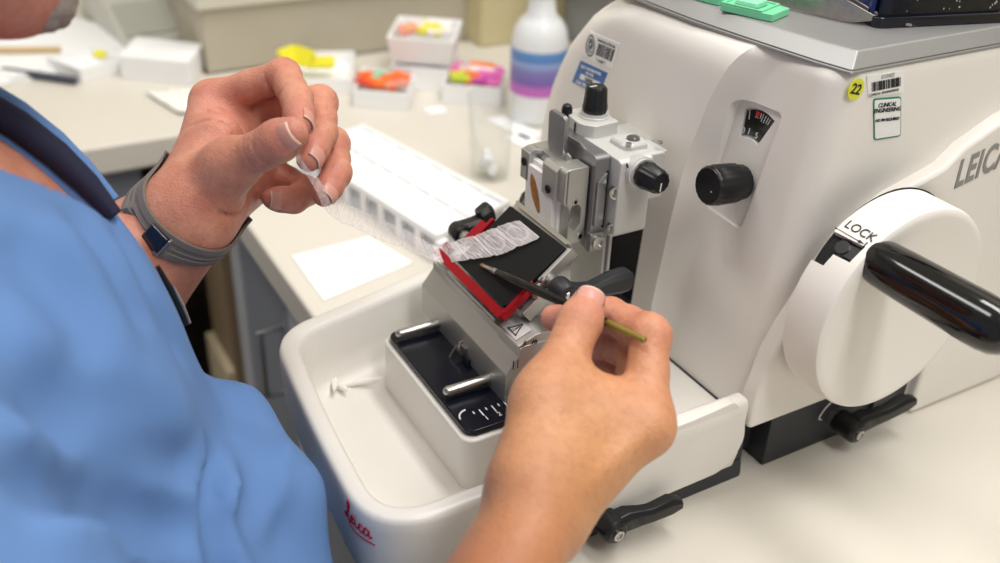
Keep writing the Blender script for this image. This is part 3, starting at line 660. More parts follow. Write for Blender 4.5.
def tray_front(u, v):   # point on the outer front wall: u along X, v up
    x = -.3555+u; pts = tray_outline(np.interp(.0565+v, [.0175,.030,.060,.067], [.0035,.001,.0,0.]))
    y = None
    for (xa, ya), (xb, yb) in zip(pts, pts[1:]):
        if min(xa, xb) <= x <= max(xa, xb) and max(ya, yb) < .2:
            y = ya+(yb-ya)*((x-xa)/(xb-xa) if xb != xa else 0); break
    return Vector((x, y if y else .135, .0565+v))
bm = B()
for st in SCP:
    pts = []
    for i in range(len(st)-1):
        p0 = Vector(st[max(i-1,0)]); p1 = Vector(st[i]); p2 = Vector(st[i+1]); p3 = Vector(st[min(i+2,len(st)-1)])
        for k in range(5):
            t = k/5; pts.append(.5*((2*p1)+(p2-p0)*t+(2*p0-5*p1+4*p2-p3)*t*t+(3*p1-p0-3*p2+p3)*t**3))
    pts.append(Vector(st[-1])); s = .0060
    tube(bm, [tray_front((p.x-2)*s*.86, (p.y-.5)*s*1.0) for p in pts], .00065 if st is not SCP[-1] else .0005, 8)
finish('script_lettering', bm, REDP, WT)
rb = random.Random(11)
WAX = M('wax_flake', (244,240,232), .4, var=.02)
for i, (x, y, L, a) in enumerate([(-.508,.184,.024,1.1), (-.520,.180,.022,-.4), (-.513,.176,.015,.25)]):
    bm = B(); d = Vector((math.cos(a), math.sin(a), .25)); p = Vector((x, y, .0262))
    tube(bm, [p, p+d*L*.5+Vector((0,0,.0008)), p+d*L], [.0013,.0024,.0010], 8)
    sh = finish('wax_shaving', bm, WAX); 
    tag(sh, 'white curled wax shaving lying in the left front of the white waste tray', 'wax shaving', 'wax shavings in the waste tray')
# ================================================================== SETTING
def struct(o): o['kind'] = 'structure'; return o
BEN = M('beige_laminate', (219,213,201), .38, var=.012, vscale=14, bump=.04, bscale=700, bdist=.0005)
CABG = M('grey_blue_laminate', (142,147,156), .5, var=.03)
CABL = M('pale_grey_laminate', (196,199,204), .45, var=.02)
WALLB = M('beige_wall_paint', (190,182,164), .7, var=.03)
WALLG = M('grey_wall_paint', (160,163,166), .7, var=.03)
WALLC = M('cream_wall_paint', (216,211,196), .7, var=.02)
FLOORM = M('brown_vinyl_floor', (206,190,164), .5, var=.12, vscale=18)
def sbox(name, x0, x1, y0, y1, z0, z1, mat, bevel=.0): bm = B(); box(bm, x0, x1, y0, y1, z0, z1); return struct(finish(name, bm, mat, smooth=bevel > 0, bevel=bevel))
sbox('floor', -2.4, 1.6, -1.6, 1.6, -.80, -.75, FLOORM)
sbox('wall_left', -2.05, -1.95, -1.6, 1.6, -.75, 1.85, WALLC)
sbox('wall_back', -1.95, 1.6, 1.35, 1.45, -.75, 1.85, WALLC)
sbox('wall_partition', -1.95, 1.0, .80, .84, -.75, .45, WALLG)
bm = B(); box(bm, -1.95, -1.24, .285, .80, 0., .082); struct(finish('wall_corner', bm, WALLB, smooth=False))
bm = B(); box(bm, -1.95, -1.232, .277, .80, .082, .40); struct(finish('trim_1', bm, WALLC, bevel=.004))
bm = B(); box(bm, -1.245, -1.195, .66, .80, .0, .40); struct(finish('trim_2', bm, M('tan_post_paint', (214,202,160), .6), bevel=.003))
bm = B(); box(bm, -1.19, 1.0, .735, .80, .148, .30); struct(finish('trim_3', bm, M('tan_shelf_paint', (206,196,164), .6), bevel=.003))
# bench: one L shaped worktop
bm = B()
prz(bm, [(-1.95,-1.0),(-1.055,-1.0),(-1.055,.205),(.75,.205),(.75,.798),(-1.238,.798),(-1.238,.283),(-1.95,.283)], -.034, 0.)
wt = finish('worktop', bm, BEN, bevel=.004, seg=3, ang=60); tag(wt, 'L-shaped beige laminate laboratory bench top under everything on the table', 'worktop')
def cabinet(name, label, x0, x1, y0, y1, face, nd):
    r = thing(name, ((x0+x1)/2, (y0+y1)/2, -.75), label, 'cabinet')
    bm = B()
    if face == 'y':
        box(bm, x0, x1, y0+.02, y1, -.75, -.035); finish('body', bm, CABG, r, bevel=.002)
        w = (x1-x0)/nd
        bm = B(); box(bm, x0, x1, y0, y0+.02, -.075, -.035); box(bm, x0, x1, y0, y0+.02, -.75, -.66)
        for i in range(nd+1): xx = min(max(x0+w*i, x0+.02), x1-.02); box(bm, xx-.02, xx+.02, y0, y0+.02, -.66, -.075)
        finish('face_frame', bm, CABL, r, bevel=.002)
        for i in range(nd):
            bm = B(); box(bm, x0+w*i+.03, x0+w*(i+1)-.03, y0+.004, y0+.016, -.652, -.083); d = finish('door', bm, CABG, r, bevel=.002)
            bm = B(); xx = x0+w*(i+1)-.055; tube(bm, [(xx,y0+.006,-.2),(xx,y0-.02,-.2),(xx,y0-.02,-.12),(xx,y0+.006,-.12)], .004, 10); finish('handle', bm, ALU_D, d)
    else:
        box(bm, x0, x1-.02, y0, y1, -.75, -.035); finish('body', bm, CABG, r, bevel=.002)
        w = (y1-y0)/nd
        bm = B(); box(bm, x1-.02, x1, y0, y1, -.075, -.035); box(bm, x1-.02, x1, y0, y1, -.75, -.66)
        for i in range(nd+1): yy = min(max(y0+w*i, y0+.02), y1-.02); box(bm, x1-.02, x1, yy-.02, yy+.02, -.66, -.075)
        finish('face_frame', bm, CABG, r, bevel=.002)
        for i in range(nd):
            bm = B(); box(bm, x1-.016, x1-.004, y0+w*i+.03, y0+w*(i+1)-.03, -.652, -.083); d = finish('door', bm, CABG, r, bevel=.002)
            bm = B(); yy = y0+w*(i+1)-.055; tube(bm, [(x1-.006,yy,-.2),(x1+.02,yy,-.2),(x1+.02,yy,-.12),(x1-.006,yy,-.12)], .004, 10); finish('handle', bm, ALU_D, d)
    return r
cabinet('base_cabinet', 'grey cabinet with pale frame under the microtome end of the bench', -.985, -.53, .225, .78, 'y', 2)
cabinet('base_cabinet', 'grey cabinet under the left wing of the bench behind the raised hand', -1.90, -1.085, -.95, .16, 'x', 2)
sbox('wall_added_filler', -1.085, -.986, .215, .225, -.75, -.035, M('brown_panel', (150,128,100), .6)); sbox('trim_added_filler', -1.085, -.986, .205, .215, -.60, -.285, M('tan_filler', (214,196,164), .6))  # added panel and block close the corner opening, set forward to catch room light
# ceiling with its lamps
sbox('ceiling', -2.4, 1.6, -1.6, 1.6, 1.85, 1.9, M('white_ceiling_tile', (240,240,238), .8, bump=.1))
def ceiling_lamp(x, y, power, sx_=1.15, sy_=.35, label=''):
    r = thing('ceiling_light', (x, y, 1.82), label, 'ceiling light')
    bm = B(); box(bm, x-sx_/2-.02, x+sx_/2+.02, y-sy_/2-.02, y+sy_/2+.02, 1.825, 1.849); finish('housing', bm, LABEL, r)
    L = bpy.data.lights.new('fluorescent_panel', 'AREA'); L.shape = 'RECTANGLE'; L.size = sx_; L.size_y = sy_; L.energy = power; L.color = (1., .985, .965)
    lo = bpy.data.objects.new('fluorescent_panel', L); COL.objects.link(lo); lo.location = (x, y, 1.82); attach(lo, r)
ceiling_lamp(-.35, .80, 18, label='long ceiling light over the back of the bench')
ceiling_lamp(-.9, -.35, 13, label='long ceiling light over the left wing of the bench')
ceiling_lamp(.85, .25, 20, label='long ceiling light behind the viewer')
w = bpy.data.worlds.new('room_light'); SCN.world = w; w.use_nodes = True
w.node_tree.nodes['Background'].inputs[0].default_value = (1., .99, .98, 1); w.node_tree.nodes['Background'].inputs[1].default_value = .31

# ================================================================== THINGS ON THE BENCH
PAPER = M('white_paper', (248,248,248), .6, var=.01)
PLW = M('white_tray_plastic', (246,246,247), .45, var=.01)
def quadslab(name, c, z0, z1, mat, bevel=.0, parent=None):
    bm = B(); hexa(bm, [(*p, z0) for p in c]+[(*p, z1) for p in c]); return finish(name, bm, mat, parent, smooth=bevel > 0, bevel=bevel)
# cooling tray with two rows of shallow wells
A, Bq, Cq, Dq = Vector((-.855,.296)), Vector((-.671,.331)), Vector((-.702,.423)), Vector((-.921,.377))
A = Vector((-.905,.2865)); Dq = Vector((-.936,.3735))
def tp(u, v): p = (A*(1-u)+Bq*u)*(1-v)+(Dq*(1-u)+Cq*u)*v; return p
bm = B(); N = 8
def ring4(u0, u1, v0, v1, z): return [(*tp(u0,v0),z),(*tp(u1,v0),z),(*tp(u1,v1),z),(*tp(u0,v1),z)]
prism(bm, ring4(0,1,0,1,.0215), ring4(.002,.998,.01,.99,.0235))
for j in range(3): v = [.0,.48,.94][j]; prism(bm, ring4(0,1,v,v+(.04 if j == 1 else .06),.0233), ring4(0,1,v+.006,v+(.034 if j == 1 else .054),.028))
for i in range(N+1): u = i/N*.985; prism(bm, ring4(u,u+.015,0,1,.0233), ring4(u+.002,u+.013,.01,.99,.0275))
root = thing('cooling_tray', (*tp(.5,.5),0), 'long white plastic tray with two rows of wells behind the red blade guard', 'tray')
finish('well_plate', bm, PLW, root, bevel=.0008)
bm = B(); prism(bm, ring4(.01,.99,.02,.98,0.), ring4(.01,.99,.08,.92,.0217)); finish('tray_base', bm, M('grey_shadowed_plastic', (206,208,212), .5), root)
bm = B()
for i in range(N+1): u = max(0, i/N*.985); prism(bm, ring4(u,u+.035,0.005,.12,0.), ring4(u,u+.035,0.,.12,.0217))
finish('side_ribs', bm, PLW, root, bevel=.0006)
pp = [(-.737,.222),(-.655,.2205),(-.680,.3125),(-.741,.2965)]
o = quadslab('paper_sheet', pp, .0003, .0012, PAPER); tag(o, 'white paper sheet on the bench at the tray\'s left rear corner', 'paper')
# glass beaker with crumpled film inside
GL = bpy.data.materials.new('clear_glass'); GL.use_nodes = True; nt = GL.node_tree; nt.nodes.clear()
go_ = nt.nodes.new('ShaderNodeOutputMaterial'); gm = nt.nodes.new('ShaderNodeMixShader'); gt = nt.nodes.new('ShaderNodeBsdfTransparent'); gg = nt.nodes.new('ShaderNodeBsdfGlossy'); gf = nt.nodes.new('ShaderNodeLayerWeight')
gf.inputs[0].default_value = .09; gg.inputs['Roughness'].default_value = .04; gt.inputs[0].default_value = (.985,.99,.99,1); nt.links.new(gf.outputs['Facing'], gm.inputs[0]); nt.links.new(gt.outputs[0], gm.inputs[1]); nt.links.new(gg.outputs[0], gm.inputs[2]); nt.links.new(gm.outputs[0], go_.inputs[0])
gc = Vector((-.812,.462)); r = thing('glass_beaker', (gc.x, gc.y, 0), 'clear glass beaker holding scraps of white wax beside the white welled tray', 'beaker')
bm = B(); lathe(bm, (gc.x,gc.y,.0005), Z3, [(0,.0185),(.001,.0205),(.05,.0225),(.088,.0240),(.0885,.0236),(.088,.0228),(.05,.0212),(.004,.0192),(.0035,.0)], 48); bmesh.ops.remove_doubles(bm, verts=bm.verts, dist=1e-6); finish('glass', bm, GL, r)
rb = random.Random(2)
for i in range(7):
    a = rb.random()*6.3; rr = rb.random()*.011; bm = B(); bmesh.ops.create_icosphere(bm, subdivisions=2, radius=.0065)
    for v in bm.verts: v.co *= .75+.6*mnoise.noise(v.co*180+Vector((i*9,0,0)))
    bmesh.ops.scale(bm, verts=bm.verts, vec=(1,.9,1.2)); bmesh.ops.translate(bm, verts=bm.verts, vec=(gc.x+rr*math.cos(a), gc.y+rr*math.sin(a), .0115+.0042*(i % 4)))
    o = finish('wax_scrap', bm, PAPER); tag(o, 'white crumpled scrap of wax inside the clear glass beaker', 'wax scrap', 'scraps in the glass beaker')
# glass slides lying behind the beaker, and a paper tab
for k, (c, a, lab) in enumerate([((-.915,.552), .15, 'white slide lying on the bench behind the beaker, nearer the boxes'), ((-.857,.545), .22, 'white slide lying on the bench behind the beaker, nearer the microtome')]):
    bm = B(); L, W = .0375, .0125; ca, sa = math.cos(a), math.sin(a)
    prz(bm, [(c[0]+x*ca-y*sa, c[1]+x*sa+y*ca) for x, y in ((-L,-W),(L,-W),(L,W),(-L,W))], .0003, .0016); o = finish('slide', bm, PAPER, bevel=.0002); tag(o, lab, 'slide')
bm = B(); prz(bm, [(-1.012,.482),(-.992,.478),(-.986,.500),(-1.006,.505)], .0003, .0022); o = finish('paper_tab', bm, PAPER); tag(o, 'small white paper tab lying alone in front of the pink box', 'paper tab')
# spray bottle
bc = (-.933,.592); r = thing('spray_bottle', (*bc, 0), 'translucent white spray bottle with blue and violet label behind the beaker', 'bottle')
BOT = M('frosted_bottle_plastic', (228,230,232), .3, var=.01)
bm = B(); lathe(bm, (*bc,0), Z3, [(0,.029),(.003,.0325),(.095,.0325),(.108,.030),(.118,.024),(.126,.0165),(.150,.0135),(.1505,0)], 48); bmesh.ops.remove_doubles(bm, verts=bm.verts, dist=1e-6); finish('body', bm, BOT, r)
m = bpy.data.materials.new('bottle_label'); m.use_nodes = True; nt = m.node_tree; b = nt.nodes['Principled BSDF']; b.inputs['Roughness'].default_value = .4
tc = nt.nodes.new('ShaderNodeTexCoord'); sp = nt.nodes.new('ShaderNodeSeparateXYZ'); rp = nt.nodes.new('ShaderNodeValToRGB'); nt.links.new(tc.outputs['Object'], sp.inputs[0])
mr = nt.nodes.new('ShaderNodeMapRange'); mr.inputs[2].default_value = .052; nt.links.new(sp.outputs['Z'], mr.inputs[0]); nt.links.new(mr.outputs[0], rp.inputs[0]); nt.links.new(rp.outputs[0], b.inputs['Base Color'])
cr = rp.color_ramp; cr.elements[0].color = (*lin((196,108,190)),1); cr.elements[1].color = (*lin((104,150,206)),1)
for pos, col in ((.18,(190,106,190)),(.3,(120,96,172)),(.55,(128,122,184)),(.72,(150,170,212)),(.8,(84,128,196))): e = cr.elements.new(pos); e.color = (*lin(col),1)
bm = B(); lathe(bm, (*bc,.036), Z3, [(0,.0324),(0,.0329),(.052,.0329),(.052,.0324)], 48); lbl = finish('label', bm, m, r)
bm = B(); lathe(bm, (*bc,.150), Z3, [(0,.0165),(.02,.0165),(.022,.014),(.03,.012)], 32); finish('neck_ring', bm, PLW, r)
bm = B(); prx(bm, smooth_poly([(bc[1]-.045,.196),(bc[1]-.045,.214),(bc[1]+.03,.214),(bc[1]+.032,.19),(bc[1]+.012,.178),(bc[1]-.012,.178)], .004), bc[0]-.011, bc[0]+.011)
sh = finish('spray_head', bm, PLW, r, bevel=.002); bm = B(); tube(bm, [(bc[0],bc[1]-.022,.196),(bc[0],bc[1]-.034,.17),(bc[0],bc[1]-.036,.155)], [.004,.004,.003], 8); finish('trigger', bm, PLW, sh)
# boxes of colour coded cassettes
def open_box(name, label, c, z0, h, group=None, t=.003, flare=.0):
    cc = [Vector(p) for p in c]; m0 = sum(cc, Vector((0,0)))/4; r = thing(name, (m0.x, m0.y, z0), label, 'box', group)
    bm = B(); n = 4
    lo = [m0+(p-m0)*(1-flare) for p in cc]; inn = [m0+(p-m0)*.93 for p in cc]; il = [m0+(p-m0)*(.93-flare) for p in cc]
    R_ = [[bm.verts.new((*p, z)) for p in ps] for ps, z in ((lo, z0), (cc, z0+h), (inn, z0+h), (il, z0+t))]
    for a, b_ in zip(R_, R_[1:]):
        for i in range(4): bm.faces.new((a[i], a[(i+1) % 4], b_[(i+1) % 4], b_[i]))
    bm.faces.new(R_[0][::-1]); bm.faces.new(R_[3]); finish('carton', bm, PAPER, r, bevel=.0008); return r
CCOL = {'orange':(246,120,40),'red':(236,78,50),'salmon':(240,160,140),'yellow':(236,226,50),'green':(150,214,180),'pink':(236,120,190),'magenta':(220,90,190),'white':(246,240,240),'lime':(206,222,70)}
CM = {k: M('cassette_'+k, v, .4, var=.03) for k, v in CCOL.items()}
def cassette(bm, c, a, tilt, L=.0165, W=.012, T=.0024):
    R_ = Matrix.Rotation(a, 4, 'Z') @ Matrix.Rotation(tilt, 4, 'X') ; T_ = Matrix.Translation(Vector(c)) @ R_; s = len(bm.verts)
    pl = [(-L,-W),(L*.7,-W),(L,-W*.8),(L,W*.8),(L*.7,W),(-L,W)]
    prism(bm, [T_ @ Vector((x,y,-T)) for x, y in pl], [T_ @ Vector((x,y,T)) for x, y in pl])
    for k in range(3): prism(bm, [T_ @ Vector((x,y,T*.9)) for x, y in ((-L*.7+k*L*.45,-W*.7),(-L*.45+k*L*.45,-W*.7),(-L*.45+k*L*.45,W*.7),(-L*.7+k*L*.45,W*.7))], [T_ @ Vector((x,y,T*1.3)) for x, y in ((-L*.7+k*L*.45,-W*.7),(-L*.45+k*L*.45,-W*.7),(-L*.45+k*L*.45,W*.7),(-L*.7+k*L*.45,W*.7))])
def fill(c, z, cols, where, seed, grp, tl=.5):
    rb = random.Random(seed); cc = [Vector(p) for p in c]; n = len(cols); seen = {}
    for i, k in enumerate(cols):
        u = .2+.6*((i % 4)+.5)/4+rb.uniform(-.04,.04); v = .25+.5*((i//4)+.5)/max(1,(n+3)//4)
        p = (cc[0]*(1-u)+cc[1]*u)*(1-v)+(cc[3]*(1-u)+cc[2]*u)*v
        bm = B(); cassette(bm, (p.x, p.y, z+(i//4)*.0), rb.uniform(0,3), rb.uniform(-tl,tl))
        o = finish('tissue_cassette', bm, CM[k], bevel=.0004); seen[k] = 1
        tag(o, f'{k} tissue cassette lying {where}', 'tissue cassette', f'{k} cassettes {grp}')
BX1 = [(-1.052,.408),(-1.013,.462),(-1.083,.503),(-1.122,.449)]
open_box('specimen_box', 'low white box of orange and green cassettes in front of the beige wall', BX1, 0, .022)
fill(BX1, .0225, ['red','orange','orange','salmon','orange','green','red','orange'], 'in the low box left of the stacked boxes', 4, 'in the left box', .25)
BX2 = [(-1.094,.476),(-1.050,.535),(-1.121,.585),(-1.165,.526)]
open_box('specimen_box', 'white box at the foot of the two-box stack by the wall', BX2, 0, .030)
BX3 = [(-1.099,.473),(-1.048,.541),(-1.128,.594),(-1.179,.526)]
open_box('specimen_box', 'white box on top of the two-box stack with yellow and pale cassettes', BX3, .031, .034, flare=.12)
fill(BX3, .066, ['salmon','yellow','yellow','white','white','white','yellow','white'], 'in the upper box of the two-box stack', 8, 'in the stacked box', .35)
BX4 = [(-1.022,.511),(-.980,.571),(-1.045,.616),(-1.087,.556)]
open_box('specimen_box', 'low white box of pink and yellow cassettes beside the spray bottle', BX4, 0, .024)
fill(BX4, .026, ['lime','orange','magenta','pink','yellow','red','white','magenta','pink','white','orange','pink'], 'in the low box beside the spray bottle', 6, 'in the right box', .7)
BX5 = [(-1.125,.350),(-1.095,.425),(-1.195,.468),(-1.225,.393)]
open_box('specimen_box', 'shallow white box with yellow cassettes against the beige wall', BX5, 0, .020)
for i, (dx, dy, a, t) in enumerate([(0,0,.4,.9), (.012,.02,1.2,.2), (-.012,-.012,2.1,.75)]):
    bm = B(); cassette(bm, (-1.168+dx, .388+dy, .030-(.006 if i == 1 else 0)), a, t); o = finish('tissue_cassette', bm, CM['yellow'], bevel=.0004); tag(o, 'yellow tissue cassette in the shallow box against the beige wall', 'tissue cassette', 'yellow cassettes in the shallow box')
# papers and clutter on the left wing
for i in range(4):
    a = .35+.05*i; c = Vector((-1.46-.006*i, .075+.006*(i % 2))); ca, sa = math.cos(a), math.sin(a)
    bm = B(); prz(bm, [(c.x+x*ca-y*sa, c.y+x*sa+y*ca) for x, y in ((-.15,-.105),(.15,-.105),(.15,.105),(-.15,.105))], .0003+.002*i, .0022+.002*i)
    o = finish('paper_sheet', bm, PAPER); tag(o, ['lowest', 'second lowest', 'third', 'topmost'][i]+' white sheet of the loose paper pile on the left wing', 'paper', 'loose papers on the left wing')
BX6 = [(-1.332,.105),(-1.266,.135),(-1.288,.192),(-1.354,.162)]
open_box('note_box', 'small white box with a yellow note in front of the paper pile', BX6, 0, .018)
bm = B(); plate(bm, (-1.300,.166,.0215), (1,.4,0), (-.3,1,.5), [(-.010,-.006),(.010,-.006),(.010,.006),(-.010,.006)], .003); o = finish('sticky_note', bm, CM['yellow']); tag(o, 'yellow sticky note standing in the small white box', 'note')
def stick(name, a, b_, r0, mat, tipm, label, cat):
    rt = thing(name, ((a[0]+b_[0])/2, (a[1]+b_[1])/2, a[2]), label, cat); a, b_ = Vector(a), Vector(b_); d = (b_-a).normalized(); L = (b_-a).length
    bm = B(); lathe(bm, a, d, [(0,r0*.9),(.002,r0),(L*.86,r0)], 12); finish('barrel', bm, mat, rt)
    bm = B(); lathe(bm, a+d*L*.86, d, [(0,r0),(L*.12,r0*.3),(L*.14,.0004)], 12); finish('tip', bm, tipm, rt)
stick('pen', (-1.262,.128,.0055), (-1.345,.045,.0055), .005, M('dark_pen_plastic', (70,74,88), .3), BLACK, 'dark grey pen lying in front of the small white box', 'pen')
stick('pencil', (-1.372,.128,.0125), (-1.42,.0,.0125), .0045, M('wood_pencil', (206,176,128), .5), BLACK, 'tan wooden pencil lying on the paper pile', 'pencil')
# grey desk device and white boxes by the corner
r = thing('label_printer', (-1.47,.245,0), 'pale grey desktop label printer with dark sloped front behind the white boxes', 'printer')
DEV = M('pale_grey_device', (206,204,194), .45)
ca = .3
def rot(x, y, c=(-1.47,.24), a=.12): return (c[0]+x*math.cos(a)-y*math.sin(a), c[1]+x*math.sin(a)+y*math.cos(a))
bm = B(); prof = [(.095,0),(.095,.012),(.03,.050),(-.09,.055),(-.095,0)]
prism(bm, [(*rot(x,-.045),z) for x, z in prof], [(*rot(x,.045),z) for x, z in prof]); finish('body', bm, DEV, r, bevel=.004)
bm = B(); prism(bm, [(*rot(x,-.038),z) for x, z in ((.088,.0165),(.036,.047),(.037,.049),(.090,.018))], [(*rot(x,.038),z) for x, z in ((.088,.0165),(.036,.047),(.037,.049),(.090,.018))]); finish('display', bm, M('grey_green_display', (184,184,172), .3), r)
bm = B(); prism(bm, [(*rot(x,.0455),z) for x, z in ((.097,.0),(.097,.011),(.03,.0515),(.02,.05),(.088,.008),(.088,0))], [(*rot(x,.050),z) for x, z in ((.097,.0),(.097,.011),(.03,.0515),(.02,.05),(.088,.008),(.088,0))]); finish('side_trim', bm, M('dark_grey_device', (96,94,90), .5), r)
BX7 = [(-1.262,.182),(-1.205,.254),(-1.27,.290),(-1.335,.218)]
r = thing('glove_box', (-1.268,.236,0), 'closed white carton beside the corner of the beige wall', 'box'); quadslab('carton', BX7, 0, .030, PAPER, .001, r); bm = B(); hexa(bm, [(*p, .0295) for p in [(-1.258,.205),(-1.235,.240),(-1.275,.262),(-1.30,.225)]]+[(*p, .0308) for p in [(-1.258,.205),(-1.235,.240),(-1.275,.262),(-1.30,.225)]]); finish('lid_flap', bm, PLW, r)
bm = B(); n = 12; rb = random.Random(4)
g = [[bm.verts.new((-1.195+.085*i/n+.02*j/n, .195+.05*j/n+.02*i/n, .004+.010*abs(mnoise.noise(Vector((i*.35,j*.35,1)))))) for j in range(n+1)] for i in range(n+1)]
for i in range(n):
    for j in range(n): bm.faces.new((g[i][j], g[i+1][j], g[i+1][j+1], g[i][j+1]))
o = finish('gauze_sheet', bm, M('pale_yellow_gauze', (248,247,240), .7)); md = o.modifiers.new('thick','SOLIDIFY'); md.thickness = .0012; tag(o, 'crumpled pale tissue lying on the bench behind the raised hand', 'tissue')

# ================================================================== ON TOP OF THE MICROTOME
ZT = .2767
MINT = M('mint_cassette_plastic', (124,216,166), .35, var=.03)
def mint(c, a, label, z=ZT):
    c = Vector(c); sc_ = .84; ca, sa = math.cos(a), math.sin(a); r = thing('embedding_cassette', (c.x, c.y, z), label, 'tissue cassette')
    def q(x, y): x, y = x*sc_, y*sc_; return (c.x+x*ca-y*sa, c.y+x*sa+y*ca)
    pl = [(-.020,-.0135),(.0115,-.0135),(.0195,-.0125),(.0195,.0125),(.0115,.0135),(-.020,.0135)]
    bm = B(); prism(bm, [(*q(x,y),z) for x, y in pl], [(*q(x,y),z+.0042) for x, y in pl])
    for x0, y0, x1, y1 in ((-.020,-.0135,-.018,.0135),(-.018,-.0135,.0115,-.012),(-.018,.012,.0115,.0135),(.0095,-.012,.0115,.012)): prism(bm, [(*q(x,y),z+.004) for x, y in ((x0,y0),(x1,y0),(x1,y1),(x0,y1))], [(*q(x,y),z+.0053) for x, y in ((x0,y0),(x1,y0),(x1,y1),(x0,y1))])
    finish('frame', bm, MINT, r, bevel=.0005)
    bm = B(); bl = [q(x, y) for x, y in rrect(-.014,.006,-.0095,.0095,.004)]; prism(bm, [(*p, z+.004) for p in bl], [(c.x+(p[0]-c.x)*.85, c.y+(p[1]-c.y)*.85, z+.0078) for p in bl]); finish('wax_block', bm, M('translucent_wax', (150,222,186), .2, var=.04), r, bevel=.0015)
mint((-.4215,.4145), .35, 'mint green cassette with a wax block on the top plate front edge')
mint((-.4600,.4110), .2, 'mint green cassette at the top edge, partly cut off, left of the other')
# tweezers lying on edge
r = thing('tweezers', (-.405,.45,ZT), 'steel tweezers with curved tips lying on the grey top plate', 'tweezers')
def blade(off, nm):
    bm = B(); S_ = [(-.445,.4365,.0025,.0065),(-.425,.4430,.0012,.0120),(-.405,.4490,.0,.0130),(-.392,.4530,.0,.0125),(-.385,.4560,.0010,.0100),(-.378,.4620,.0030,.0062),(-.372,.4720,.0018,.0036),(-.367,.4815,.0006,.0020)]
    prev = None
    for k, (x, y, z0, z1) in enumerate(S_):
        f = off*(1-.55*(k/7)**2) if k > 0 else off*.35; x = x+.004; y2 = y+f-.0035
        ring = [bm.verts.new(p) for p in ((x,y2,ZT+z0),(x+.0004,y2+.0011,ZT+z0),(x+.0004,y2+.0011,ZT+z1),(x,y2,ZT+z1))]
        if prev:
            for i in range(4): bm.faces.new((prev[i], prev[(i+1) % 4], ring[(i+1) % 4], ring[i]))
        else: bm.faces.new(ring[::-1])
        prev = ring
    bm.faces.new(prev); finish(nm, bm, M('speckled_steel', (150,144,140), .3, metal=.8, rgb2=(186,180,176), vscale=300), r, bevel=.0003)
blade(0,'arm'); blade(.0065,'arm')
# blue plastic rack
BLUE = M('deep_blue_plastic', (8,38,118), .12, var=.2, coat=.5)
NB = M('dusty_dark_blue_plastic', (12,14,30), .18, var=.2, coat=.3)
r = thing('blue_rack', (-.40,.56,ZT), 'glossy dark blue plastic rack speckled with wax on the top plate', 'rack')
RB = [(-.3690,.4570),(-.3465,.5450),(-.4410,.575),(-.4660,.482)]
cc = [Vector(p) for p in RB]; m0 = sum(cc, Vector((0,0)))/4
bm = B(); prz(bm, smooth_poly([tuple(p) for p in cc], .006), ZT, ZT+.006); prism(bm, [(*(m0+(Vector(p)-m0)*.93), ZT+.005) for p in smooth_poly([tuple(p) for p in cc], .008)], [(*(m0+(Vector(p)-m0)*.90), ZT+.05) for p in smooth_poly([tuple(p) for p in cc], .008)]); finish('body', bm, NB, r, bevel=.001)
bm = B(); prism(bm, [(*(m0+(Vector(p)-m0)*.94), ZT+.005) for p in ((-.3720,.4545),(-.3755,.4610),(-.4690,.4860),(-.4680,.4800))], [(*(m0+(Vector(p)-m0)*.92), ZT+.05) for p in ((-.3720,.4545),(-.3755,.4610),(-.4690,.4860),(-.4680,.4800))]); finish('corner_panel', bm, BLUE, r, bevel=.002)
bm = B(); rb = random.Random(9)
for i in range(26):
    u = rb.random(); z = ZT+.008+rb.random()*.03; a = m0+(cc[0]*(1-u)+cc[1]*u-m0)*(.932-(z-ZT)*.6); s = rb.uniform(.0003,.0011)
    bmesh.ops.create_icosphere(bm, subdivisions=1, radius=s, matrix=Matrix.Translation((a.x, a.y-.0002, z)) @ Matrix.Diagonal((1,.5,1.1,1)))
o = finish('wax_specks', bm, M('wax_speck', (214,214,216), .4), r); o['kind'] = 'stuff'
for i in range(0): pass

# ================================================================== CAMERA
cam = bpy.data.cameras.new('camera'); co = bpy.data.objects.new('camera', cam); COL.objects.link(co); SCN.camera = co
RR = ((0.490764,0.870604,0.034639),(0.461696,-0.226134,-0.857730),(-0.738910,0.436936,-0.512932))
co.matrix_world = Matrix(((RR[0][0],-RR[1][0],-RR[2][0],0),(RR[0][1],-RR[1][1],-RR[2][1],0),(RR[0][2],-RR[1][2],-RR[2][2],.43),(0,0,0,1)))
cam.sensor_width = 36; cam.lens = 35.2318; cam.clip_start = .01; cam.dof.use_dof = True; cam.dof.focus_distance = .56; cam.dof.aperture_fstop = 4.8
# ================================================================== PERSON: implicit surfaces turned into one continuous skin
F32 = np.float32
def smin(a, b, k):
    h = np.maximum(k-np.abs(a-b), 0)/k
    return np.minimum(a, b)-h*h*k*.25
class Cap:
    def __init__(s, a, b, ra, rb): s.a = np.array(a, F32); s.b = np.array(b, F32); s.ra, s.rb = ra, rb; r = max(ra, rb); s.lo = np.minimum(s.a, s.b)-r; s.hi = np.maximum(s.a, s.b)+r
    def d(s, P):
        ab = s.b-s.a; L2 = float(ab @ ab)+1e-12; t = np.clip(((P-s.a) @ ab)/L2, 0, 1)
        q = P-s.a-t[..., None]*ab
        return np.sqrt((q*q).sum(-1))-(s.ra+(s.rb-s.ra)*t)
class Ell:
    def __init__(s, c, r, ax=None):
        s.c = np.array(c, F32); s.r = np.array(r, F32); s.ax = np.array(ax, F32) if ax is not None else np.eye(3, dtype=F32); m = float(max(r)); s.lo = s.c-m; s.hi = s.c+m
    def d(s, P):
        q = (P-s.c) @ s.ax.T; k0 = np.sqrt(((q/s.r)**2).sum(-1)); k1 = np.sqrt(((q/(s.r*s.r))**2).sum(-1))+1e-9
        return k0*(k0-1)/k1
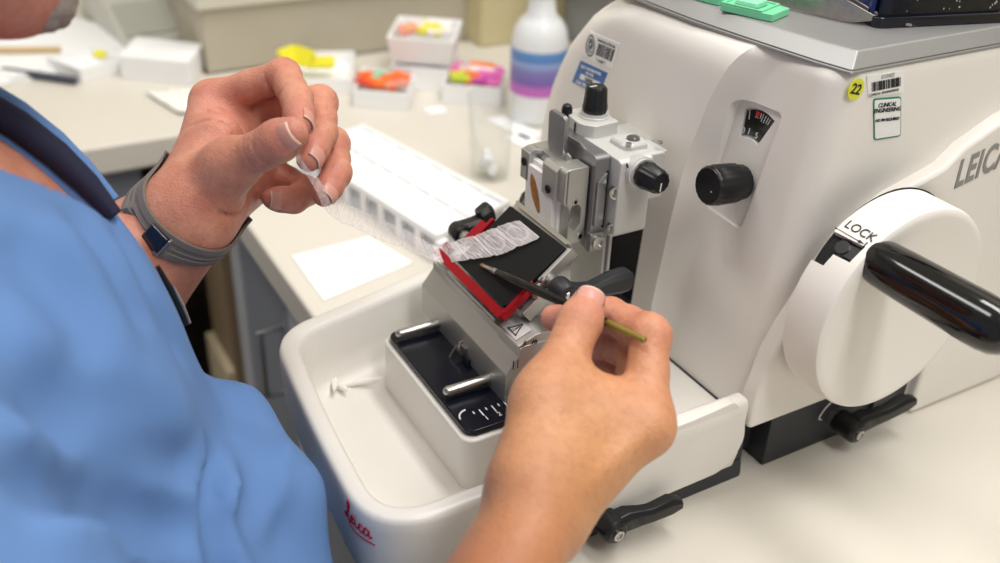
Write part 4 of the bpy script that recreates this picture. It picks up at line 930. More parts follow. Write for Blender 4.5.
class Shape:
    """groups: list of (list of (prim, k)), the first is the core; every other group joins the core with its own kj"""
    def __init__(s): s.core = []; s.groups = []; s.cuts = []; s.grooves = []; s.keep = []
    def prims(s): return [p for p, _ in s.core]+[p for g, _ in s.groups for p, _ in g]
    def eval(s, P, lo, hi, marg=.055):
        big = np.full(P.shape[:-1], .12, F32)
        def near(p, k=0): m = marg if k < .025 else .10; return np.all(p.lo-m < hi) and np.all(p.hi+m > lo)
        D = big
        for p, k in s.core:
            if near(p, k): D = smin(D, p.d(P), k)
        out = D
        for g, kj in s.groups:
            G = None
            for p, k in g:
                if near(p): G = p.d(P) if G is None else smin(G, p.d(P), k)
            if G is not None: out = np.minimum(out, smin(D, G, kj))
        for p, a, w, dep, R_, sd in s.grooves:
            if np.all(p-R_ < hi) and np.all(p+R_ > lo):
                q = P-p; t = q @ a; m = np.clip(1-np.sqrt((q*q).sum(-1))/R_, 0, 1); sdv = np.clip((q @ sd)/.004, 0, 1) if sd is not None else 1.
                out = out+dep*np.exp(-(t/w)**2)*np.minimum(1, m*3)*sdv
        for p, k in s.cuts:
            if near(p): out = -smin(-out, p.d(P), k)
        return out
def surface(shape, h, lo, hi, nb=14):
    """sparse surface nets: returns vertices and quads"""
    lo = np.array(lo, F32); hi = np.array(hi, F32); n = np.ceil((hi-lo)/h).astype(int); nblk = (n+nb-1)//nb
    bs = nb*h; half = bs*.87
    V = []; Q = []; KEY = []; S1, S2 = int(nblk[1]*nb+3), int(nblk[2]*nb+3)
    ar = np.arange(nb+1)
    I, J, K = np.meshgrid(ar, ar, ar, indexing='ij'); base = np.stack([I, J, K], -1).astype(F32)*h
    pr = shape.prims()
    plo = np.array([p.lo for p in pr]); phi = np.array([p.hi for p in pr])
    for bi in range(nblk[0]):
        for bj in range(nblk[1]):
            for bk in range(nblk[2]):
                o = lo+np.array([bi, bj, bk], F32)*bs; oh = o+bs
                if not np.any(np.all((plo-.022 < oh) & (phi+.022 > o), axis=1)): continue
                c = (o+bs/2)[None]
                if abs(float(shape.eval(c, c[0]-half, c[0]+half, .055)[0])) > half*1.25+.006: continue
                D = shape.eval(base+o, o, oh)
                s = D < 0
                if s.all() or not s.any(): continue
                cs = [s[a:a+nb, b:b+nb, c2:c2+nb] for a in (0,1) for b in (0,1) for c2 in (0,1)]
                cnt = sum(x.astype(np.int8) for x in cs); act = (cnt > 0) & (cnt < 8)
                ids = np.argwhere(act)
                if len(ids) == 0: continue
                acc = np.zeros((len(ids), 3)); num = np.zeros(len(ids))
                for ax in range(3):
                    o1, o2 = [x for x in range(3) if x != ax]
                    for u in (0,1):
                        for v in (0,1):
                            a = ids.copy(); a[:, o1] += u; a[:, o2] += v; b2 = a.copy(); b2[:, ax] += 1
                            da = D[a[:,0],a[:,1],a[:,2]]; db = D[b2[:,0],b2[:,1],b2[:,2]]; m = (da < 0) != (db < 0)
                            t = np.where(m, da/np.where(m, da-db, 1), 0); p = a.astype(float); p[:, ax] += t
                            acc[m] += p[m]; num[m] += 1
                g0 = np.array([bi*nb, bj*nb, bk*nb])
                V.append(o+acc/num[:, None]*h); gi = ids+g0+1; KEY.append((gi[:,0]*S1+gi[:,1])*S2+gi[:,2])
                for ax in range(3):
                    o1, o2 = (ax+1) % 3, (ax+2) % 3
                    sl_a = [slice(0, nb)]*3; sl_b = [slice(0, nb)]*3; sl_b[ax] = slice(1, nb+1)
                    A_ = s[tuple(sl_a)]; B_ = s[tuple(sl_b)]; e = np.argwhere(A_ != B_)
                    if len(e) == 0: continue
                    flip = A_[e[:,0],e[:,1],e[:,2]]; gi = e+g0+1
                    def key(d1, d2): q = gi.copy(); q[:, o1] -= d1; q[:, o2] -= d2; return (q[:,0]*S1+q[:,1])*S2+q[:,2]
                    q = np.stack([key(0,0), key(1,0), key(1,1), key(0,1)], 1); q[~flip] = q[~flip][:, ::-1]; Q.append(q)
    V = np.concatenate(V); KEY = np.concatenate(KEY); Q = np.concatenate(Q)
    od = np.argsort(KEY); sk = KEY[od]; ix = np.searchsorted(sk, Q); ix = np.clip(ix, 0, len(sk)-1); ok = (sk[ix] == Q).all(1)
    return V, od[ix[ok]]
def relax(V, Q, it=2, lam=.5):
    n = len(V); e = np.concatenate([Q[:, [i, (i+1) % 4]] for i in range(4)]); deg = np.bincount(e[:,0], minlength=n)+np.bincount(e[:,1], minlength=n)
    for _ in range(it):
        S = np.stack([np.bincount(e[:,0], V[e[:,1], c], n)+np.bincount(e[:,1], V[e[:,0], c], n) for c in range(3)], 1)
        V = V+lam*(S/np.maximum(deg, 1)[:, None]-V)
    return V
def normals(V, Q):
    fn = np.cross(V[Q[:,2]]-V[Q[:,0]], V[Q[:,3]]-V[Q[:,1]]); N = np.zeros_like(V)
    for c in range(3):
        for i in range(4): N[:, c] += np.bincount(Q[:, i], fn[:, c], len(V))
    return N/np.maximum(np.linalg.norm(N, axis=1), 1e-12)[:, None]
def mesh_from(name, V, Q, mats, parent, attrs=None):
    lo, hi = V.min(0), V.max(0); org = np.array([(lo[0]+hi[0])/2, (lo[1]+hi[1])/2, lo[2]]); me = bpy.data.meshes.new(name)
    me.vertices.add(len(V)); me.vertices.foreach_set('co', (V-org).astype(F32).ravel()); me.loops.add(len(Q)*4); me.loops.foreach_set('vertex_index', Q.astype(np.int32).ravel())
    me.polygons.add(len(Q)); me.polygons.foreach_set('loop_start', np.arange(0, len(Q)*4, 4, dtype=np.int32)); me.polygons.foreach_set('use_smooth', np.ones(len(Q), bool)); me.update(calc_edges=True); me.validate()
    for k, a in (attrs or {}).items(): at = me.attributes.new(k, 'FLOAT', 'POINT'); at.data.foreach_set('value', a.astype(F32))
    for m in (mats if isinstance(mats, list) else [mats]): me.materials.append(m)
    o = bpy.data.objects.new(name, me); COL.objects.link(o); o.location = Vector(org.tolist()); attach(o, parent); return o
PER = thing('person', (-.44, -.10, -.75), 'person in blue short-sleeved scrubs leaning over the microtome, holding a brush in the right hand', 'person')
# joints, metres from the camera's foot point on the bench top
LH = {'W':(-.5048,.0963,.1767),'TC':(-.5108,.1041,.1823),'TM':(-.4953,.1186,.2054),'TI':(-.4755,.1332,.2205),'TT':(-.463,.1451,.2322),'IM':(-.5736,.1318,.2145),'IP':(-.5384,.1667,.2364),'ID':(-.5058,.1629,.2329),'IT':(-.4787,.1548,.2298),'MM':(-.5754,.1521,.2089),'MP':(-.5343,.1867,.2183),'MD':(-.5045,.1757,.2108),'MT':(-.4846,.1604,.2061),'RM':(-.5647,.1579,.1927),'RP':(-.5218,.1889,.1963),'RD':(-.4943,.1797,.1898),'RT':(-.48,.1661,.1848),'PM':(-.5553,.155,.1727),'PP':(-.52,.1694,.1693),'PD':(-.509,.1575,.1706),'PT':(-.5082,.1448,.1743)}
RH = {'W': (-0.2717, 0.1801, 0.1072), 'TC': (-0.2826, 0.186, 0.126), 'TM': (-0.3086, 0.2102, 0.1413), 'TI': (-0.3288, 0.2365, 0.1537), 'TT': (-0.3433, 0.2559, 0.1649), 'IM': (-0.2837, 0.252, 0.1293), 'IP': (-0.3156, 0.2758, 0.1565), 'ID': (-0.3493, 0.2756, 0.1484), 'IT': (-0.3744, 0.2569, 0.1373), 'MM': (-0.2964, 0.254, 0.1102), 'MP': (-0.3259, 0.2771, 0.1373), 'MD': (-0.352, 0.2771, 0.1282), 'MT': (-0.3666, 0.2731, 0.1204), 'RM': (-0.3116, 0.2534, 0.0888), 'RP': (-0.3401, 0.2815, 0.1109), 'RD': (-0.3619, 0.2808, 0.1065), 'RT': (-0.3685, 0.2715, 0.0925), 'PM': (-0.3243, 0.2504, 0.0695), 'PP': (-0.3523, 0.2781, 0.0827), 'PD': (-0.3677, 0.275, 0.0788), 'PT': (-0.3726, 0.2659, 0.0742)}
LH = {k: np.array(v) for k, v in LH.items()}; RH = {k: np.array(v) for k, v in RH.items()}
LELB = np.array((-.62,-.02,.0)); RELB = np.array((-0.1535, 0.0112, 0.0466))
LSHO = np.array((-.635,-.085,.225)); RSHO = np.array((-.265,-.09,.23))
def hand(S, J, elb, sc=1., web=False, fat=1.):
    W = J['W']; pc = (J['IM']+J['MM']+J['RM']+J['PM'])/4
    fd = (elb-W)/np.linalg.norm(elb-W); across = (J['IM']-J['PM'])/np.linalg.norm(J['IM']-J['PM'])
    core = S.core
    for s, r0 in ((.27, .0190), (-.27, .0190)):     # wrist and forearm are wider than thick
        core.append((Cap(W+across*.030*s, W+fd*.10+across*.034*s, r0*sc, .026*sc), .014)); core.append((Cap(W+fd*.10+across*.034*s, W+fd*.2+across*.03*s, .026*sc, .034*sc), .02))
    core.append((Cap(W+fd*.19, elb, .040*sc, .043*sc), .03))
    for f, r in (('IM', .0128), ('MM', .0128), ('RM', .0122), ('PM', .0118)):
        a = W+(J[f]-W)*.12; b = W+(J[f]-W)*.97
        core.append((Cap(a, b, .0165*sc, r*sc), .012))
    core.append((Cap(J['TC'], J['TM'], .0175*sc, .0138*sc), .014))
    core.append((Cap(J['TC']+(J['IM']-J['TC'])*.25, J['TM']+(J['IM']-J['TM'])*.45, .0135*sc, .0105*sc), .016))     # web
    if web: core.append((Cap(J['TM']*.6+J['TI']*.4, J['IM']*.75+J['IP']*.25, .0080, .0080), .014)); core.append((Cap(J['TM'], J['IM'], .009, .009), .016))
    core.append((Cap(W+(J['PM']-W)*.15, W+(J['PM']-W)*.75, .0165*sc, .0145*sc), .014))
    S.groups.append(([(Cap(J['TM'], J['TI'], .0128*sc, .0106*sc), .004), (Cap(J['TI'], J['TI']*.45+J['TT']*.55, .0106*sc, .0107*sc), .004), (Cap(J['TI']*.45+J['TT']*.55, J['TT'], .0105*sc, .0085*sc), .005)], .012))
    for f, rs in (('I', (.0112,.0096,.0086,.0076)), ('M', (.0114,.0097,.0087,.0077)), ('R', (.0108,.0092,.0083,.0073)), ('P', (.0098,.0083,.0075,.0066))):
        a, b, c, d = (J[f+x] for x in 'MPDT'); r = [x*sc*(fat if f == 'I' else 1) for x in rs]
        g = [(Cap(a, a*.45+b*.55, r[0], r[1]*.98), .004), (Cap(a*.45+b*.55, b, r[1]*.98, r[1]*1.02), .004), (Cap(b, b*.45+c*.55, r[1], r[2]*.98), .004), (Cap(b*.45+c*.55, c, r[2]*.98, r[2]), .004), (Cap(c, c*.35+d*.65, r[2], r[3]*1.06), .004), (Cap(c*.35+d*.65, d, r[3]*1.06, r[3]*.93), .004)]
        S.groups.append((g, .007))
def groove(S, p, a, w=.0009, dep=.0007, R_=.012, side=None):
    a = np.array(a, F32); a /= np.linalg.norm(a); S.grooves.append((np.array(p, F32), a, w, dep, R_, None if side is None else np.array(side, F32)/np.linalg.norm(side)))
def joint_grooves(S, J, cam):
    for f in 'IMRP':
        for a, b, c in (('M','P','D'), ('P','D','T')):
            pa, pb, pc = J[f+a], J[f+b], J[f+c]; inner = (pa+pc)/2-pb; inner = inner/(np.linalg.norm(inner)+1e-9); ax = pc-pa
            groove(S, pb+inner*.006, ax, .0012, .0022, .012, inner)
            for k in (-.0035, 0, .0035): groove(S, pb-inner*.007+ax/np.linalg.norm(ax)*k, ax, .0010, .0011, .0085, -inner)
    ax = J['TT']-J['TM']; ax = ax/np.linalg.norm(ax)
    for k in (-.004, -.0005, .003): groove(S, J['TI']+ax*k, ax, .0010, .0011, .014)
BS = Shape()
def tendons(J, d):
    d = np.array(d)/np.linalg.norm(d)
    for f, up_ in (('IM', .0112), ('MM', .0112), ('RM', .0105)):
        a = J['W']+(J[f]-J['W'])*.18+d*.0158; b = J['W']+(J[f]-J['W'])*.92+d*(up_-.0008); BS.core.append((Cap(a, b, .0026, .0030), .006)); BS.core.append((Ell(J[f]+d*.0035, np.array((.0118,.0118,.0118))), .006))
hand(BS, LH, LELB); hand(BS, RH, RELB, 1.03, True, 1.05)
CAMP = np.array((0,0,.43))
tendons(RH, CAMP-(RH['W']+RH['MM'])/2+np.array((.05,.12,-.02)))
joint_grooves(BS, LH, CAMP); joint_grooves(BS, RH, CAMP)
# palm lines of the raised hand and tendon creases at the wrist
pc = (LH['IM']+LH['MM']+LH['RM']+LH['PM'])/4
for t, dep in ((.62, .0022), (.80, .0024)): q = LH['W']+(pc-LH['W'])*t; groove(BS, q+(CAMP-q)*.03, (pc-LH['W'])+.35*(LH['PM']-LH['IM']), .0011, dep, .030)
for t in (.16, .26, .36, .46, .58): q = LH['TC']*(1-t)+LH['TM']*t+(LH['PM']-LH['IM'])*.18; groove(BS, q, (LH['TM']-LH['TC'])+.2*(LH['PM']-LH['IM']), .0015, .0024, .019)
for el, sh in ((LELB, LSHO), (RELB, RSHO)): BS.core.append((Cap(el, sh, .041, .048), .03))
# torso under the shirt, neck, head
CH = [((-.45,-.071,.105),(.180,.136,.179)), ((-.41,-.035,-.01),(.17,.132,.13)), ((-.435,-.11,-.16),(.165,.13,.10))]
for c, r in CH: BS.core.append((Ell(c, np.array(r)), .05))
BS.core.append((Cap(LSHO, RSHO, .046, .046), .05))
CHIN = np.array((-.482,.036,.298)); FW = np.array((.0,.88,-.475)); UP = np.array((.0,.475,.88)); FW /= np.linalg.norm(FW); UP -= FW*(UP @ FW); UP /= np.linalg.norm(UP); SD = np.cross(FW, UP)
def hp(f, u, s=0.): return CHIN+FW*f+UP*u+SD*s
AX = np.stack([SD, FW, UP])
HC = hp(-.085, .135)
BS.core += [(Ell(hp(-.095,.140), (.074,.092,.092), AX), .02), (Ell(hp(-.045,.075), (.064,.060,.080), AX), .025), (Cap(hp(-.012,.012,-.014), hp(-.012,.012,.014), .0165, .0165), .02),
            (Cap(hp(-.02,.014,-.02), hp(-.082,.050,-.058), .016, .016), .02), (Cap(hp(-.02,.014,.02), hp(-.082,.050,.058), .016, .016), .02)]
BS.core += [(Cap(hp(-.095,.075), (-.455,-.095,.235), .052, .062), .03)]
face = [(Cap(hp(-.002,.105), hp(.020,.068), .009, .012), .008), (Ell(hp(.010,.064,.012), (.009,.009,.007), AX), .006), (Ell(hp(.010,.064,-.012), (.009,.009,.007), AX), .006),
        (Cap(hp(.001,.044,-.016), hp(.001,.044,.016), .0065, .0065), .006), (Cap(hp(.000,.033,-.014), hp(.000,.033,.014), .0075, .0075), .006),
        (Cap(hp(-.008,.125,-.04), hp(.002,.122,-.008), .010, .010), .01), (Cap(hp(-.008,.125,.04), hp(.002,.122,.008), .010, .010), .01)]
BS.groups.append((face, .012))
for s in (-1, 1): BS.groups.append(([(Ell(hp(-.10,.095,s*.078), (.008,.018,.032), AX), .006), (Ell(hp(-.096,.075,s*.074), (.007,.010,.014), AX), .006)], .008)); BS.cuts.append((Ell(hp(-.094,.097,s*.089), (.006,.010,.020), AX), .006)); BS.cuts.append((Ell(hp(.004,.106,s*.032), (.019,.014,.011), AX), .01))
groove(BS, hp(.006,.0385), UP, .0012, .0025, .028)
V, Q = surface(BS, .0014, (-.75,-.30,-.30), (-.12,.33,.58))
V = relax(V, Q, 1, .45)
N = normals(V, Q)
# fingertips and the inside of the hand run redder
tips = np.concatenate([[H[k] for k in ('TT','IT','MT','RT','PT')] for H in (LH, RH)]); dt = np.min(np.linalg.norm(V[:, None]-tips[None], axis=2), axis=1) if len(V) < 200000 else np.min(np.stack([np.linalg.norm(V-t, axis=1) for t in tips]), axis=0)
flush = np.exp(-(dt/.018)**2)*.7
palm = np.min(np.stack([np.linalg.norm(V-q, axis=1) for q in (LH['IM']*.6+LH['TM']*.4, LH['PM']*.5+LH['W']*.5, pc)]), axis=0); flush = np.maximum(flush, .5*np.exp(-(palm/.036)**2))
flush = np.where(V[:, 0] > -.36, np.exp(-(dt/.014)**2)*.8, flush); flush = np.maximum(flush, .85*np.exp(-(np.linalg.norm(V-hp(-.03,.06), axis=1)/.09)**2))
tan = np.clip(1-np.linalg.norm(V-(RH['W']*.6+RH['MM']*.4), axis=1)/.12, 0, 1)
fw_ = (RELB-RH['W'])/np.linalg.norm(RELB-RH['W']); arm = np.where(np.linalg.norm(V-RH['W'], axis=1) < .30, np.clip(((V-RH['W']) @ fw_+.035)/.08, 0, 1), 0)*np.where(V[:, 0] > -.36, 1, 0)*.8
SK = bpy.data.materials.new('skin'); SK.use_nodes = True; nt = SK.node_tree; b = nt.nodes['Principled BSDF']
def nd(t, **k):
    x = nt.nodes.new(t)
    for a, v in k.items(): setattr(x, a, v)
    return x
tc = nd('ShaderNodeTexCoord'); n1 = nd('ShaderNodeTexNoise'); n1.inputs['Scale'].default_value = 55; n1.inputs['Detail'].default_value = 5; nt.links.new(tc.outputs['Object'], n1.inputs['Vector'])
n2 = nd('ShaderNodeTexNoise'); n2.inputs['Scale'].default_value = 260; n2.inputs['Detail'].default_value = 4; nt.links.new(tc.outputs['Object'], n2.inputs['Vector'])
vo = nd('ShaderNodeTexVoronoi'); vo.inputs['Scale'].default_value = 900; nt.links.new(tc.outputs['Object'], vo.inputs['Vector'])
def mix(a, b_, f):
    m_ = nd('ShaderNodeMix', data_type='RGBA')
    for i, x in ((6, a), (7, b_)):
        if isinstance(x, tuple): m_.inputs[i].default_value = (*lin(x), 1)
        else: nt.links.new(x, m_.inputs[i])
    nt.links.new(f, m_.inputs[0]); return m_.outputs[2]
def mathn(op, a, v): m_ = nd('ShaderNodeMath', operation=op); nt.links.new(a, m_.inputs[0]); m_.inputs[1].default_value = v; m_.use_clamp = True; return m_.outputs[0]
def ramp(f, p0, p1): r_ = nd('ShaderNodeMapRange'); r_.inputs[1].default_value = p0; r_.inputs[2].default_value = p1; nt.links.new(f, r_.inputs[0]); return r_.outputs[0]
base = mix((211,148,122), (192,122,100), ramp(n1.outputs['Fac'], .35, .65))
a1 = nd('ShaderNodeAttribute', attribute_name='tan'); base = mix(base, (203,150,98), a1.outputs['Fac'])
a3 = nd('ShaderNodeAttribute', attribute_name='arm'); base = mix(base, (166,104,66), a3.outputs['Fac']); a2 = nd('ShaderNodeAttribute', attribute_name='flush'); base = mix(base, (204,132,116), a2.outputs['Fac'])
base = mix(base, (150,88,70), mathn('MULTIPLY', ramp(n2.outputs['Fac'], .45, .8), .3))
nt.links.new(base, b.inputs['Base Color']); b.inputs['Roughness'].default_value = .46; b.inputs['Specular IOR Level'].default_value = .42
b.inputs['Subsurface Weight'].default_value = .12; b.inputs['Subsurface Radius'].default_value = (1,.35,.2); b.inputs['Subsurface Scale'].default_value = .004
ad = nd('ShaderNodeMath', operation='MULTIPLY_ADD'); nt.links.new(n2.outputs['Fac'], ad.inputs[0]); ad.inputs[1].default_value = .8; nt.links.new(vo.outputs['Distance'], ad.inputs[2])
bp_ = nd('ShaderNodeBump'); bp_.inputs['Strength'].default_value = .35; bp_.inputs['Distance'].default_value = .0006; nt.links.new(ad.outputs[0], bp_.inputs['Height']); nt.links.new(bp_.outputs['Normal'], b.inputs['Normal'])
body = mesh_from('body', V, Q, SK, PER, {'flush': flush, 'tan': tan, 'arm': arm})
# fingernails
NAIL = M('fingernail', (212,152,136), .36, var=.05); NEDGE = M('nail_edge', (228,196,178), .4)
def nail(J, f, r, hw, L, camw, s0=-.55, extra=(0,0,0)):
    pn_ = ('TM','TI','TT') if f == 'T' else (f+'P', f+'D', f+'T'); p0, p1, p2 = (J[k] for k in pn_)
    a = (p2-p1)/np.linalg.norm(p2-p1); out = p1-(p0+p2)/2; out = out/(np.linalg.norm(out)+1e-9); tocam = (CAMP-p2)/np.linalg.norm(CAMP-p2)
    d = out*(1-camw)+tocam*camw+np.array(extra); d = d-a*(d @ a); d /= np.linalg.norm(d); w = np.cross(a, d); bm = B(); nu, nv = 10, 14; g = []; s1 = .58*r
    for j in range(nv+1):
        row = []
        s = s1-L*(1-j/nv)
        for i in range(nu+1):
            th = (i/nu*2-1)*hw; e = 1-.12*abs(i/nu*2-1)**3
            sj = s*e if s > 0 else s*(1-.18*(abs(i/nu*2-1)**4))
            rr = (math.sqrt(r*r-s*s*.8) if s > 0 else r*1.01)+.0002
            row.append(bm.verts.new(Vector((p2+a*sj+(d*math.cos(th)+w*math.sin(th))*rr).tolist())))
        g.append(row)
    for j in range(nv):
        for i in range(nu): fc = bm.faces.new((g[j][i], g[j][i+1], g[j+1][i+1], g[j+1][i])); fc.material_index = 1 if j >= nv-1 else 0
    o = finish('fingernail', bm, [NAIL, NEDGE], PER); md = o.modifiers.new('thick', 'SOLIDIFY'); md.thickness = .0005; md.offset = -1
nail(LH, 'T', .0090, .95, .0150, .62); nail(LH, 'I', .0078, .95, .0120, .35); nail(LH, 'M', .0079, .95, .0120, .55); nail(LH, 'R', .0075, .95, .0115, .55); nail(LH, 'P', .0068, .95, .0100, .75)
nail(RH, 'T', .0093, .95, .0200, .75)
# hair and beard
HAIR = M('grey_brown_hair', (120,104,92), .7, rgb2=(70,58,50), vscale=400, bump=.6, bscale=1200)
HS = Shape(); HS.core = [(Ell(hp(-.100,.150), (.079,.097,.092), AX), .01)]; HS.cuts = [(Ell(hp(.03,.07), (.09,.085,.095), AX), .01), (Cap(hp(-.10,.03,-.1), hp(-.10,.03,.1), .05, .05), .01)]
v, q = surface(HS, .004, HC-.14, HC+.14); mesh_from('hair', v, q, HAIR, PER)
HS = Shape(); HS.core = [(Cap(hp(-.004,.014,-.017), hp(-.004,.014,.017), .0155, .0155), .01), (Cap(hp(.0,.026,-.006), hp(.0,.026,.006), .007, .007), .008), (Cap(hp(.003,.052,-.02), hp(.003,.052,.02), .0052, .0052), .006)]
v, q = surface(HS, .0018, hp(0,.03)-.06, hp(0,.03)+.06); v = v+normals(v, q)*np.array([mnoise.noise(Vector((x*260).tolist()))*.0012 for x in v])[:, None]; mesh_from('beard', v, q, M('grey_beard', (196,184,176), .8, rgb2=(110,92,84), vscale=500, bump=.8, bscale=1500), PER)
for s in (-1, 1):
    bm = B(); c = hp(-.016,.106,s*.032); lathe(bm, Vector((c-FW*.011).tolist()), Vector(FW.tolist()), [(.011-.0115*math.cos(k*PI/12), max(.00001, .0115*math.sin(k*PI/12))) for k in range(13)], 24); e = finish('eye', bm, M('eye_white', (232,226,222), .15), PER)
    bm = B(); lathe(bm, Vector((c+FW*.0106).tolist()), Vector(FW.tolist()), [(0,.0052),(.0008,.004),(.0011,.0001)], 20); finish('iris', bm, M('iris_brown', (60,40,28), .1), e)

# ---------------------------------------------------------------- scrubs
CL1 = M('blue_scrub_cloth', (100,136,190), .78, var=.05, vscale=9, bump=.25, bscale=2200, spec=.25, bdist=.0004)
CLN = M('navy_strap_shade', (26,30,58), .8, var=.08)
SS = Shape()
def shell(o): return [(Ell(c, np.array(r)+o), .05) for c, r in CH]
SS.core = [(Ell((-.45,-.071,.105), (.192,.147,.190)), .05), (Ell((-.405,-.026,-.005), (.185,.144,.130)), .05), (Ell((-.42,-.095,-.16), (.185,.165,.115)), .05),
           (Cap(LSHO+np.array((0,0,-.005)), RSHO+np.array((0,0,-.005)), .062, .062), .05)]
def sleeve(sh, el, r0, r1, t): m = sh+(el-sh)*t; return [(Cap(sh, m, r0, r1), .04)]
SS.core += sleeve(LSHO, LELB, .064, .066, .62)+sleeve(RSHO, RELB, .068, .078, .66)
# hem of the top spreading over the lap
SS.core += [(Cap((-.442,.094,.080), (-.378,.098,.073), .020, .0215), .02), (Cap((-.378,.096,.073), (-.330,.084,.000), .0215, .026), .02), (Cap((-.48,.0,-.08), (-.35,.015,-.07), .09, .10), .05)]
SS.cuts = [(Cap((-.464,-.040,.296), (-.450,.056,.206), .068, .011), .005)]
for el, sh in ((RELB, RSHO), (LELB, LSHO)):
    ax = (el-sh)/np.linalg.norm(el-sh); m = sh+(el-sh)*(.66 if el is RELB else .62); SS.cuts.append((Cap(m+ax*.052, el+ax*.1, .056, .075), .012))
# creases: long soft grooves following the cloth
FOLDS = [([(-.2387,-.0142,.243),(-.2595,-.0009,.2149),(-.309,.0208,.1551),(-.3255,.0494,.1154)], .009, .011),
         ([(-.3713,.0662,.126),(-.3389,.0549,.1203),(-.3185,.0532,.1012),(-.300,.050,.06)], .007, .010),
         ([(-.4122,.1085,.1064),(-.3694,.0918,.1176),(-.3547,.0832,.1074),(-.3329,.065,.0965)], .007, .010),
         ([(-.411,.0265,.2417),(-.3884,.0383,.2165),(-.3724,.0471,.1879)], .010, .0045), ([(-.4273,.0425,.2237),(-.3977,.0533,.1922),(-.3947,.0651,.1516)], .008, .0045),
         ([(-.3219,-.0121,.2409),(-.3394,.0117,.2189),(-.3519,.0413,.1796),(-.3654,.0621,.132)], .014, -.0045),
         ([(-.3755,.0023,.2543),(-.3589,.0164,.2287),(-.3359,.0219,.1993)], .012, .005), ([(-.300,.010,.19),(-.325,.035,.16),(-.345,.055,.135)], .008, .005)]
FOLDS = [(np.array(p, F32), w, d) for p, w, d in FOLDS]
_ev = SS.eval
def ev2(P, lo, hi, marg=.055):
    D = _ev(P, lo, hi, marg)
    for pts, w, dep in FOLDS:
        m = 4*w+.01
        if not (np.all(pts.min(0)-m < hi) and np.all(pts.max(0)+m > lo)): continue
        best = np.full(D.shape, 9., F32); par = np.zeros(D.shape, F32); ns = len(pts)-1
        for i in range(ns):
            ab = pts[i+1]-pts[i]; t = np.clip(((P-pts[i]) @ ab)/float(ab @ ab), 0, 1); e = P-pts[i]-t[..., None]*ab; dd = np.sqrt((e*e).sum(-1)); up_ = dd < best
            best = np.where(up_, dd, best); par = np.where(up_, (i+t)/ns, par)
        fade = np.clip(np.minimum(par, 1-par)*5, 0, 1); fade = fade*fade*(3-2*fade)
        D = D+dep*fade*(1.15*np.exp(-(best/w)**2)-.5*np.exp(-((best-1.9*w)/w)**2))
    return D
SS.eval = ev2
v, q = surface(SS, .0045, (-.78,-.36,-.33), (-.06,.20,.38), 10); v = relax(v, q, 2, .5); nn = normals(v, q)
def fb(x, s): return mnoise.noise(Vector((x[0]*s, x[1]*s*.8, x[2]*s*.45)))
amp = np.array([fb(x, 16)*.006+fb(x+3, 30)*.0012 for x in v]); v = v+nn*amp[:, None]
o = mesh_from('scrub_top', v, q, CL1, PER)
# trousers and shoes
TS = Shape(); TRC = M('blue_scrub_trousers', (96,130,186), .8, var=.05, vscale=9, bump=.2, bscale=2200, spec=.25)
for s in (-.10, .10):
    hip = np.array((-.435+s, -.12, -.20)); knee = np.array((-.44+s*1.5, .10, -.20)); ank = np.array((-.44+s*1.4, .06, -.67)); TS.core += [(Cap(hip, knee, .088, .068), .03), (Cap(knee, ank, .066, .055), .03)]
TS.core += [(Ell((-.435,-.13,-.20), (.165,.13,.10)), .04)]
v, q = surface(TS, .008, (-.75,-.35,-.75), (-.15,.25,-.05), 10); mesh_from('trousers', relax(v, q, 1), q, TRC, PER)
for s in (-.14, .14):
    bm = B(); x = -.44+s; pl = smooth_poly([(x-.045,-.02),(x+.045,-.02),(x+.05,.15),(x+.03,.22),(x-.03,.22),(x-.05,.15)], .03); prism(bm, [(*p,-.75) for p in pl], [(*p,-.725) for p in pl]); prism(bm, [(*p,-.726) for p in pl], [(x+(p[0]-x)*.8, .05+(p[1]-.05)*.85, -.67) for p in pl]); finish('shoe', bm, M('black_shoe_leather', (30,30,32), .5), PER, bevel=.008, seg=3)
# ================================================================== WORN, HELD AND BETWEEN THE HANDS
# band round the left wrist: find the skin along rays from the wrist's axis
fd = LELB-LH['W']; fd = fd/np.linalg.norm(fd); cb_ = LH['W']+fd*.003
u_ = np.cross(fd, np.array((0,0,1.))); u_ /= np.linalg.norm(u_); w_ = np.cross(fd, u_)
def skin_r(c, dr):
    t = np.linspace(.012, .06, 240).astype(F32); P = (c[None]+dr[None]*t[:, None]).astype(F32); d = BS.eval(P, c-.07, c+.07); i = int(np.argmax(d > 0)); return float(t[i])
n = 72; prof = [(-.0062,.0004),(-.0062,.0020),(-.0030,.0024),(-.0026,.0019),(-.0002,.0019),(.0002,.0024),(.0026,.0019),(.0030,.0024),(.0062,.0020),(.0062,.0004)]
bm = B(); rings = []
RAD = []
for off in (-.0062, 0, .0062): RAD.append([skin_r(cb_+fd*off, u_*math.cos(2*PI*k/n)+w_*math.sin(2*PI*k/n)) for k in range(n)])
RAD = np.array(RAD); RAD = np.stack([np.convolve(np.concatenate([r[-3:], r, r[:3]]), np.ones(7)/7, 'valid')+.0001 for r in RAD])
for k in range(n):
    dr = u_*math.cos(2*PI*k/n)+w_*math.sin(2*PI*k/n)
    rings.append([bm.verts.new(Vector((cb_+fd*a+dr*(np.interp(a, [-.0062,0,.0062], RAD[:, k])+h)).tolist())) for a, h in prof])
m = len(prof)
for k in range(n):
    A_, B_ = rings[k], rings[(k+1) % n]
    for i in range(m): bm.faces.new((A_[i], A_[(i+1) % m], B_[(i+1) % m], B_[i]))
band = finish('wristband', bm, M('taupe_silicone', (112,104,100), .55, var=.06), PER); band['label'] = 'taupe wristband'
